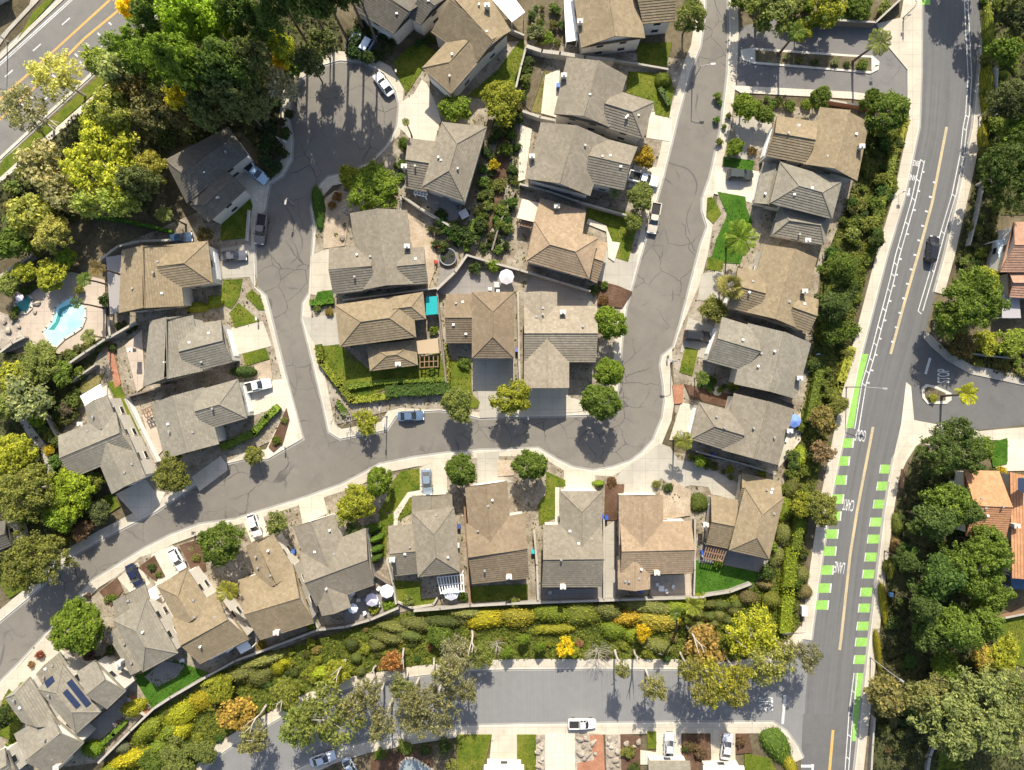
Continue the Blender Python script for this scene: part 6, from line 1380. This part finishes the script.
for a in [
 ('sedan',383.5,84,127,WC,'white sedan parked inside the top of the cul-de-sac'),
 ('suv',368,42,60,(.5,.6,.72),'pale blue car with roof rack in tree shade above the cul-de-sac'),
 ('sedan',355,39,58,(.06,.13,.24),'dark blue car half hidden left of the pale blue one'),
 ('pickup',255,172,-38,(.33,.46,.58),'light blue pickup on the blue grey shaded driveway'),
 ('pickup',261,229,-98,(.17,.15,.13),'brown grey pickup parked at the kerb below the shaded driveway'),
 ('sedan',234,256,2,(.10,.10,.115),'dark grey sedan on the driveway right of the dappled house'),
 ('pickup',256,386,12,WC,'white pickup on the pale driveway by the junction'),
 ('sedan',411,416,3,(.09,.14,.22),'blue sedan with pale roof parked by the dark hedge'),
 ('sedan',427,482,-86,(.2,.25,.31),'silver blue car on the lower side driveway'),
 ('hatch',254.5,525,-72,WC,'white car right of the broad green street tree'),
 ('hatch',177.5,559,-62,WC,'white car left of the broad green street tree'),
 ('sedan',135,576,-63,NV,'navy blue car at the grey hip roofed house'),
 ('pickup',654,218,-100,(.55,.5,.4),'cream pickup parked on the east street'),
 ('pickup',643,179,-14,WC,'white pickup beside the small orange tree'),
 ('suv',740,175,-3,(.045,.055,.05),'dark green car on a driveway by the deep green lawn'),
 ('suv',697,336,-6,BK,'black convertible car on the driveway beside the palm'),
 ('suv',932.5,249,80,(.015,.016,.02),'black car driving up the main road'),
 ('pickup',582,724,0,WC,'white truck parked on the lower road'),
 ('sedan',669,745,88,(.5,.53,.56),'silver car on the tree shaded driveway at the bottom'),
 ('sedan',726.5,746,82,(.62,.63,.65),'pale silver car left of the curved hedge'),
 ('sedan',323,759,18,(.62,.66,.72),'white car half under the largest eucalyptus at the bottom'),
 ('sedan',351,770,-62,(.45,.5,.55),'silver car cut by the bottom edge left of the pond'),
 ('hatch',181,238,6,(.03,.06,.12),'dark blue car tucked above the dappled brown house')]:
    r_=car(*a)
    if a[5].startswith('white truck'): r_.scale=(.9,.9,.9)

# ------------------------------------------------------------------ street furniture
def lamp(px,py,dx,dy,h,arm,label):
    b=P(px,py); root=empty('street_lamp',b); tag(root,label,'street lamp','street lamps'); d=Vector((dx,-dy,0)).normalized()
    m=MB(); m.tube([(0,0,.1),(0,0,h*.5),(0,0,h)],[.11,.09,.06],8); m.build('pole',M['lampmetal'],root)
    m=MB(); m.tube([(0,0,0),(0,0,.35)],[.2,.16],10); m.build('base',M['lampmetal'],root)
    m=MB(); m.tube([(0,0,h-.1),tuple(d*arm*.5+Vector((0,0,h+.25))),tuple(d*arm+Vector((0,0,h+.3)))],.05,6); m.build('arm',M['lampmetal'],root)
    m=MB(); e=d*(arm+.3); m.box((e.x,e.y,h+.28),(.8,.32,.16),math.atan2(d.y,d.x)); m.build('lamp_head',M['lampmetal'],root)
for a in [(692,82,1,-.1,6.5,1.6,'street lamp beside the tall oval tree at the top of the east street'),(846,387,1,.08,7.5,2.6,'street lamp over the left bike lane by the long green strip'),(870,657,1,.7,7,1.8,'street lamp beside the lower right green blocks'),(978,117,1,-.2,7,1.8,'street lamp on the upper right pavement of the main road'),(671,362,-1,-.1,5.5,1.2,'street lamp at the mailbox in the street bend'),(387,416,0,-1,7,1.2,'street lamp at the junction beside the thin young tree'),(285,146,1,.6,5,1.6,'street lamp at the dark cul-de-sac island'),(8,42,-1,-.6,8,2,'street lamp on the outer side of the top left road'),(903,18,0,-1,4,.8,'short street lamp at the corner apron of the private drive'),(673,437,0,-1,6,1,'street lamp beside the palm at the outer street bend'),(294,224-20,-.2,1,4,.5,'short street lamp in the cul-de-sac neck')]: lamp(*a)
def sign(px,py,h,col,label,w=.6):
    b=P(px,py); root=empty('road_sign',b); tag(root,label,'road sign'); m=MB(); m.tube([(0,0,0),(0,0,h)],.035,6); m.build('post',M['lampmetal'],root)
    m=MB(); m.box((0,.05,h-.3),(w,.03,w)); o=m.build('sign_plate',M['tint'],root); o.color=(*col,1)
sign(902,22,2.6,(.6,.6,.6),'grey backed road sign at the private drive corner'); sign(871,71,2.4,(.7,.7,.7),'small sign at the right end of the private drive island'); sign(898,195,2.4,(.7,.7,.7),'white sign at the left pavement beside the bike words'); sign(658,650,2.4,(.2,.2,.2),'dark sign post on the lower pavement right of the bare tree'); sign(947,424,2.4,(.1,.1,.1),'dark sign at the lower side of the side street')
# garden walls and fences
def fence(pts,h,w,m,label,nm='garden_wall',cat='wall',cap=True):
    q=[P(*p,h) for p in pts]; o=q[0].copy(); o.z=0; root=empty(nm,o); tag(root,label,cat); mb=MB(); mc=MB()
    for a,b in zip(q,q[1:]):
        a=a-o; b=b-o; d=b-a; L=Vector((d.x,d.y,0)).length; an=math.atan2(d.y,d.x); c=(a+b)/2
        mb.box((c.x,c.y,h/2-.05),(L+w*.3,w,h-.1),an); mc.box((c.x,c.y,h-.04),(L+w*.5,w+.08,.1),an)
    mb.build('panel' if nm!='garden_wall' else 'wall_body',m,root); mc.build('coping' if nm=='garden_wall' else 'rail',M['conc3'] if nm=='garden_wall' else m,root)
    if nm!='garden_wall':
        for p in q:
            pm=MB(); pm.box((p.x-o.x,p.y-o.y,(h+.12)/2),(.16,.16,h+.12)); pm.build('post',m,root)
G_=M['gwall']; F_=M['fence']
for pts,h,w,m,lab in [
 ([(527,46),(542,51),(560,53),(585,57),(614,60)],2.2,.55,M['conc'],'thick pale curved wall between the two top houses'),
 ([(526,47),(521,66),(516,87)],2,.25,G_,'grey wall right of the side yard of the tan house'),
 ([(523,111),(540,117),(555,120)],2,.35,M['conc'],'short pale curved wall between two grey gabled houses'),
 ([(614,60),(640,64),(668,69)],1.2,.25,G_,'low wall between the two top front lawns'),
 ([(520,184),(545,190),(580,202),(630,216)],1.8,.25,G_,'wall between the white pickup house and the peach house'),
 ([(401,195),(420,208),(452,227)],1.8,.3,M['white'],'pale slanted wall below the grey back patio'),
 ([(401,195),(400,212)],1.8,.25,G_,'short wall beside the wide bright tree cluster'),
 ([(437,289),(455,272),(467,255)],2.2,.35,F_,'dark diagonal wall between the red play things and the parasol patio'),
 ([(467,255),(490,262),(520,270),(560,282),(590,291)],1.9,.25,F_,'dark wall below the middle garden'),
 ([(343,300),(390,294),(436,288)],1.8,.2,G_,'thin wall between the gravel garden house and the tan house'),
 ([(437,292),(442,340),(446,382)],1.6,.2,F_,'fence line right of the teal canopy'),
 ([(518,292),(519,360),(520,385)],1.7,.25,M['wood'],'brown wall between the hipped house and the cross gabled house'),
 ([(516,190),(500,222),(492,250)],1.4,.2,F_,'curving dark fence in the middle garden'),
 ([(97,262),(118,246),(140,241),(170,240)],2,.3,G_,'curved wall along the dark sloped yard'),
 ([(0,276),(30,256),(52,241)],1.8,.35,G_,'long wall left above the pool garden'),
 ([(62,368),(85,352),(108,337)],2,.3,G_,'wall below the swimming pool'),
 ([(108,320),(110,337),(136,322)],2,.3,G_,'corner wall right of the swimming pool'),
 ([(0,352),(12,343),(24,337)],1.6,.3,G_,'short wall below the spa terrace'),
 ([(70,382),(95,365)],1.6,.2,G_,'second lower wall below the pool'),
 ([(125,399),(140,430),(156,462)],1.8,.3,M['white'],'white wall between the two west houses'),
 ([(125,397),(150,390),(172,384)],1.8,.2,F_,'brown fence above the house with the white pickup'),
 ([(98,763),(130,731),(153,709)],2,.3,G_,'wall below the solar panel house'),
 ([(153,709),(170,698),(206,677)],1.8,.3,G_,'wall along the artificial turf'),
 ([(206,677),(235,661),(262,651),(318,630)],1.8,.3,F_,'dark back wall behind the tan gabled houses'),
 ([(318,630),(345,627),(370,620),(398,608)],1.8,.3,F_,'dark back wall behind the parasol patio'),
 ([(414,611),(440,609),(470,606),(506,604)],1.8,.3,G_,'back wall behind the half shaded lawn and brown house'),
 ([(506,604),(560,602),(620,600),(690,598),(704,597)],1.8,.3,G_,'straight back wall behind the middle lower houses'),
 ([(704,596),(730,592),(751,584)],1.6,.3,G_,'curved back wall of the bright green lawn'),
 ([(397,602),(412,608),(433,605),(437,598)],.8,.25,M['conc2'],'low cream wall edging the half shaded lawn'),
 ([(387,560),(393,585),(396,604)],1.7,.25,M['conc2'],'pale side wall left of the half shaded lawn'),
 ([(464,498),(467,545),(470,604)],1.8,.25,M['wood'],'brown fence left of the brown lower house'),
 ([(534,530),(537,565),(538,600)],1.8,.3,M['wood'],'brown wall between brown and grey lower houses'),
 ([(604,520),(604,560),(604,600)],1.8,.2,G_,'grey wall left of the paved side path'),
 ([(695,520),(695,570),(694,595)],1.7,.2,G_,'wall left of the bright green lawn'),
 ([(288,560),(300,590),(318,628)],1.8,.25,M['conc2'],'pale wall between tan pink and grey brown gabled houses'),
 ([(238,590),(250,615),(258,642)],1.8,.2,G_,'wall between the tan houses by the yellowish palm'),
 ([(698,452),(740,463),(776,474)],1.6,.2,M['white'],'thin white wall along the shaded side of the grey hipped house'),
 ([(748,388),(775,396),(797,405)],1.7,.2,F_,'fence between the grey gabled and grey hipped houses'),
 ([(733,318),(765,328),(805,340)],1.7,.2,F_,'brown fence between the tan house and the grey gabled house'),
 ([(830,100),(865,106),(880,110)],1.8,.25,M['brick'],'red brick wall below the private drive'),
 ([(998,65),(997,90),(997,114)],1.4,.2,M['white'],'white fence post line beside the upper right bank'),
 ([(985,178),(978,215),(970,245)],1.5,.2,G_,'thin wall on the bank below the large dark tree'),
 ([(962,352),(990,356),(1012,358)],1.2,.25,G_,'low wall on the bank above the side street'),
 ([(875,718),(873,745),(871,780)],1.2,.25,G_,'blue grey low wall beside the lower right pavement'),
 ([(936,742),(930,757),(926,785)],1,.4,G_,'curved grey wall in the lower right corner'),
 ([(985,622),(1005,618),(1030,613)],1.5,.25,M['wood'],'pale top wall of the rough grass slope'),
 ([(838,20),(876,22),(905,-5)],2,.25,F_,'dark wall along the top of the private drive'),
 ([(43,413),(50,425),(58,440)],1.6,.2,G_,'short wall left of the grey cross gabled house'),
 ([(248,210),(246,240)],1.2,.2,M['white'],'white low fence beside the dark shaded lawn'),
 ([(128,699),(140,712),(146,716)],1.4,.4,M['brick'],'short brick wall between patio and turf'),
 ([(480,0),(490,20),(524,35)],1.8,.2,G_,'wall right of the big tan gabled house'),
 ([(905,470),(903,488)],1.2,.2,M['wood'],'short brown fence below the corner tree'),
 ([(390,585),(370,572)],1.6,.2,F_,'short dark gate beside the parasol patio')]:
    is_f = m in (F_,M['wood']) and 'wall' not in lab
    fence(pts,h,w,m,lab,'garden_fence' if is_f else 'garden_wall','fence' if is_f else 'wall')

# ------------------------------------------------------------------ pools, parasols, bins and other garden things
def pond(pts,rim,m,label,nm,deep=.1):
    ps=[P(*p) for p in pts]; c=sum(ps,Vector())/len(ps); root=empty(nm,c); tag(root,label,nm.replace('_',' ')); q=[(p.x-c.x,p.y-c.y) for p in ps]
    zt=max(gz(*p) for p in pts)+.1; mb=MB(); mb.prism([(x*1.0,y*1.0) for x,y in q],-.05,zt+.02); mb.build('water',m,root)
    mr=MB()
    for i in range(len(q)):
        a,b=q[i],q[(i+1)%len(q)]; d=math.hypot(b[0]-a[0],b[1]-a[1]); mr.box(((a[0]+b[0])/2,(a[1]+b[1])/2,(zt+.08)/2),(d+.2,rim,zt+.08),math.atan2(b[1]-a[1],b[0]-a[0]))
    mr.build('rim',M['conc2'],root)
    return root,zt,c
pr,zt,c=pond([(70,298),(62,303),(57,308),(55,315),(53,322),(48,328),(44,332),(50,342),(57,348),(66,339),(76,333),(83,328),(87,318),(87,309),(82,301),(76,297)],.35,M['pool'],'turquoise swimming pool with a white shallow ledge','swimming_pool')
m=MB(); m.prism([tuple((P(*p)-c)[:2]) for p in [(72,304),(61,309),(57,322),(50,330),(56,330),(61,322),(64,312),(74,306)]],zt,zt+.04); m.build('step_ledge',M['teal'],pr)
pond([(17,304),(24,297),(30,294),(34,300),(33,308),(28,313),(21,313),(17,309)],.5,M['teal'],'small teal spa with a pale rim beside the pool','spa')
pond([(401,762),(407,757),(414,757),(424,763),(433,769),(433,790),(402,790),(400,770)],.4,flat('pond_water',(.22,.26,.27),.2),'pale grey pond with a pink rim at the bottom edge','garden_pond')
def parasol(px,py,r,h,col,label,n=8):
    b=P(px,py,h); b.z=0; root=empty('parasol',b); tag(root,label,'parasol','garden parasols'); rr=r*S
    m=MB(); tip=(0,0,h+.25)
    ring=[(rr*math.cos(6.2832*k/n),rr*math.sin(6.2832*k/n),h-.3) for k in range(n)]
    for k in range(n): m.poly([ring[k],ring[(k+1)%n],tip]); m.poly([ring[k],(ring[k][0],ring[k][1],h-.5),(ring[(k+1)%n][0],ring[(k+1)%n][1],h-.5),ring[(k+1)%n]])
    o=m.build('canopy',M['cloth'],root); o.color=(*col,1)
    m=MB(); m.tube([(0,0,.05),(0,0,h+.2)],.03,6); m.build('pole',M['lampmetal'],root)
    m=MB(); m.tube([(0,0,0),(0,0,.12)],.3,10); m.build('base',M['black'],root)
LV=(.6,.56,.66)
for a in [(386.5,592,6.8,2.6,(.82,.82,.82),'largest white octagonal parasol on the crowded patio'),(371.5,600.5,6.6,2.6,LV,'lavender parasol in the middle of the crowded patio'),(350.5,592,4.5,2.5,(.8,.8,.8),'small white parasol beside the gable on the crowded patio'),(352.5,609,5,2.5,(.75,.77,.85),'pale parasol low on the crowded patio'),(506.5,276.5,7.6,2.5,(.62,.58,.60),'pale striped parasol on the dark grey patio'),(795,421,6.8,2.5,(.16,.26,.62),'blue parasol behind the grey house with a hipped wing'),(18,297,4,2.4,(.75,.68,.74),'pale parasol beside the spa'),(451,593,8,2.4,(.62,.62,.66),'white round parasol below the slatted patio roof')]: parasol(*a)
def table(px,py,w,col,label,rz=0):
    q=P(px,py,.75); q.z=gz(px,py); root=empty('garden_table',q,rz); tag(root,label,'table')
    m=MB(); m.box((0,0,.73),(w,w,.05)); o=m.build('tabletop',M['tint'],root); o.color=(*col,1)
    for sx in (-1,1):
        for sy in (-1,1): m=MB(); m.box((sx*w*.42,sy*w*.42,.35),(.06,.06,.7)); m.build('leg',M['lampmetal'],root)
def chair(px,py,rz,col,label):
    q=P(px,py,.5); q.z=gz(px,py); root=empty('garden_chair',q,rz); tag(root,label,'chair','garden chairs')
    for nm,c,d in (('seat',(0,0,.43),(.55,.55,.08)),('backrest',(-.27,0,.72),(.08,.55,.6))):
        m=MB(); m.box(c,d); o=m.build(nm,M['cloth'],root); o.color=(*col,1)
    for sx in (-1,1):
        for sy in (-1,1): m=MB(); m.box((sx*.24,sy*.24,.2),(.05,.05,.4)); m.build('leg',M['lampmetal'],root)
table(464,214.5,1.5,(.42,.41,.40),'square grey table on the grey back patio',.5); table(378,604,.9,(.7,.7,.7),'small white table between the parasols'); table(497,285,.9,(.5,.48,.46),'small grey table left of the pale striped parasol'); table(661,588,1,(.75,.75,.73),'white table on the pink back terrace')
for x,y,r,c,l in [(440,247,1,(.5,.04,.05),'left red garden chair in the paved yard'),(449,240,2,(.55,.05,.06),'right red garden chair in the paved yard'),(436,262,0,(.4,.05,.05),'lower red chair beside the gravel house'),(458,207,.5,(.1,.1,.1),'black chair left of the square grey table'),(470,209,2.6,(.12,.12,.12),'black chair right of the square grey table'),(437,203,1,(.25,.27,.3),'grey chair near the trellis'),(359,600,0,(.75,.75,.75),'white chair left of the lavender parasol'),(379,588,1,(.8,.8,.8),'white chair left of the largest parasol'),(365,612,2,(.7,.7,.72),'white chair at the foot of the crowded patio'),(657,584,0,(.8,.8,.8),'white chair left on the pink terrace'),(666,590,2,(.8,.8,.8),'white chair right on the pink terrace'),(673,586,1,(.78,.78,.78),'third white chair on the pink terrace'),(490,289,0,(.7,.68,.66),'pale chair on the dark grey patio'),(498,291,1.5,(.75,.74,.72),'white chair low on the dark grey patio'),(785,440,0,(.8,.8,.8),'white chair on the narrow pale patio'),(163,607,.5,(.05,.12,.4),'upper blue chair in the white side yard'),(168,615,.5,(.06,.14,.42),'lower blue chair in the white side yard'),(183,660,0,(.75,.75,.75),'white chair beside the artificial turf'),(118,722,1,(.1,.08,.07),'dark chair left on the solar house patio'),(123,719,1,(.1,.08,.07),'dark chair right on the solar house patio'),(550,592,0,(.5,.5,.5),'grey chair on the shaded terrace'),(514,598,1,(.6,.57,.52),'pale chair behind the brown lower house')]: chair(x,y,r,c,l)
def binn(px,py,col,label,rz=0):
    q=P(px,py,.6); q.z=gz(px,py); root=empty('wheelie_bin',q,rz); tag(root,label,'bin','wheeled bins')
    m=MB(); m.prism([(-.28,-.33),(.28,-.33),(.28,.33),(-.28,.33)],.08,1.0); o=m.build('body',M['tint'],root); o.color=(*col,1)
    m=MB(); m.box((0,.02,1.04),(.62,.74,.08)); o=m.build('lid',M['tint'],root); o.color=(*[x*1.3 for x in col],1)
    for s in (-1,1): m=MB(); m.tube([(s*.27,-.3,.1),(s*.33,-.3,.1)],.1,8); m.build('wheel',M['black'],root)
for x,y,c,l in [(601,516,(.02,.06,.3),'blue bin left between two middle lower houses'),(606,517,(.02,.06,.3),'blue bin right between two middle lower houses'),(533,551,(.02,.3,.36),'turquoise bin beside the brown lower house'),(459,526,(.04,.06,.2),'navy bin right of the grey hip roof on the lower row'),(294,551,(.03,.09,.3),'blue bin between the two gabled lower houses'),(302,580,(.5,.52,.5),'white utility box between the two gabled lower houses'),(458,545,(.5,.5,.5),'grey bin right of the slatted patio house'),(817,356,(.35,.5,.65),'light blue bin behind the grey gabled house'),(890,594,(.2,.35,.55),'light blue bin beside the lower right hedge'),(370,290,(.03,.03,.12),'navy bin left of the gravel garden house wall'),(379,289,(.03,.03,.05),'black bin beside the gravel garden house wall'),(141,443,(.05,.13,.4),'blue bin on the grass strip between white walks'),(558,87,(.04,.12,.4),'blue bin on the pale patio strip'),(517,350,(.1,.12,.4),'blue bin beside the cross gabled house'),(702,552,(.02,.07,.35),'blue bin beside the lattice pergola'),(640,590,(.02,.05,.35),'blue bin in the shade of the back gable'),(713,455,(.02,.05,.3),'blue bin in the shade below the hipped wing')]: binn(x,y,c,l)
# trampoline
q=P(448,257,.8); q.z=0; tr=empty('trampoline',q); tag(tr,'round black trampoline in the paved yard by the diagonal wall','trampoline')
m=MB(); m.tube([(0,0,.8),(0,0,.84)],1.35,20); m.build('jumping_mat',M['black'],tr)
m=MB()
for k in range(20):
    a,b=6.2832*k/20,6.2832*(k+1)/20; m.tube([(1.5*math.cos(a),1.5*math.sin(a),.85),(1.5*math.cos(b),1.5*math.sin(b),.85)],.11,5)
o=m.build('padded_rim',M['tint'],tr); o.color=(.24,.24,.26,1)
for k in range(6): a=k*1.047; m=MB(); m.tube([(1.5*math.cos(a),1.5*math.sin(a),0),(1.5*math.cos(a),1.5*math.sin(a),.8)],.04,5); m.build('leg',M['lampmetal'],tr)
# plant pot, mailbox, boulders, utility box
q=P(717,391,.5); q.z=gz(717,391); pt=empty('plant_pot',q); tag(pt,'round cream plant pot in the brown bed','plant pot'); m=MB(); m.lathe((0,0,0),[(.6,0),(.85,.5),(.8,.55),(.7,.5)],16); m.build('pot_body',M['conc2'],pt)
def box_on_post(px,py,col,label):
    q=P(px,py,1); q.z=gz(px,py); root=empty('mailbox',q); tag(root,label,'mailbox','mailboxes'); m=MB(); m.box((0,0,.5),(.12,.12,1)); m.build('post',M['wood'],root); m=MB(); m.box((0,0,1.15),(.3,.55,.3)); o=m.build('mail_case',M['tint'],root); o.color=(*col,1)
for a in [(284,448,(.6,.6,.6),'white mailbox at the end of the long junction bed'),(257,319,(.6,.58,.55),'white mailbox beside the triangular lawn'),(728,158,(.05,.05,.05),'black mailbox on the small lawn above the dark green car'),(384,424,(.5,.5,.55),'grey mailbox beside the junction lamp'),(528,418,(.5,.48,.45),'mailbox on the kerb right of the yellow green street tree'),(193,533,(.08,.08,.08),'black mailbox left of the broad green street tree'),(396,71,(.5,.45,.38),'mailbox at the lawn corner inside the cul-de-sac'),(668,357,(.08,.08,.07),'dark mailbox inside the bulge of the street bend')]: box_on_post(*a)
q=P(803,610,.6); q.z=.14; ub=empty('utility_box',q); tag(ub,'pale utility cabinet beside the left pavement of the main road','utility cabinet'); m=MB(); m.box((0,0,.6),(.9,1.6,1.2)); o=m.build('cabinet',M['tint'],ub); o.color=(.6,.58,.5,1); m=MB(); m.box((0,0,1.22),(1.0,1.7,.06)); o=m.build('lid',M['tint'],ub); o.color=(.66,.64,.57,1)
BO=[('beside the white driveway',[(538,738),(542,743),(538,750),(542,757),(538,764),(543,768),(540,746),(540,760)]),('left of the red brick path',[(579,738),(586,737),(583,744),(590,747),(580,752),(588,753),(593,741),(595,752),(585,757)]),('right of the red brick path',[(609,738),(616,740),(611,746),(618,749),(609,754),(615,758),(611,765),(618,764),(607,742)]),('in the beige gravel garden',[(352,202),(345,210),(338,218),(343,238),(350,212),(360,208)]),('in the tree shade at the bottom',[(626,742),(634,745),(638,740)]),('around the spa',[(14,320),(20,326),(10,330),(36,312),(38,304),(22,338),(6,322),(16,340)])]
RKM=[ico(1,.7,2,.35).mesh('boulder',M['rock'],False) for _ in range(3)]
for wh,ps in BO:
    for x,y in ps:
        q=P(x,y); s=R.uniform(.35,.7); o=inst('boulder',R.choice(RKM),None,(q.x,q.y,gz(x,y)+s*.3),(0,0,R.uniform(0,6)),(s,s*R.uniform(.6,1),s*.8)); tag(o,'pale garden boulder '+wh,'boulder','garden boulders '+wh)
# ------------------------------------------------------------------ light and camera
w=bpy.data.worlds.new('World'); SC.world=w; w.use_nodes=True; t=w.node_tree; bg=t.nodes['Background']; bg.inputs[1].default_value=SKY
sk=t.nodes.new('ShaderNodeTexSky'); sk.sky_type='NISHITA'; sk.sun_disc=False; sk.ozone_density=.45; sk.dust_density=2.2; sk.sun_elevation=math.radians(EL); sk.sun_rotation=math.radians(1); t.links.new(sk.outputs[0],bg.inputs[0])
l=bpy.data.lights.new('Sun','SUN'); l.energy=SUN; l.angle=math.radians(.53); l.color=(1,.92,.77); o=bpy.data.objects.new('Sun',l); COL.objects.link(o); o.rotation_euler=(-math.radians(90-EL),0,math.radians(-1.2))
c=bpy.data.cameras.new('Camera'); c.sensor_width=36; c.lens=36/(2*512*S/H); c.clip_end=1000; o=bpy.data.objects.new('Camera',c); COL.objects.link(o); o.location=(0,0,H); SC.camera=o
v=SC.view_settings; v.view_transform='Standard'; v.look='None'; v.exposure=EXPO; v.gamma=1; v.use_curve_mapping=False
SC.cycles.max_bounces=6; SC.cycles.transparent_max_bounces=4
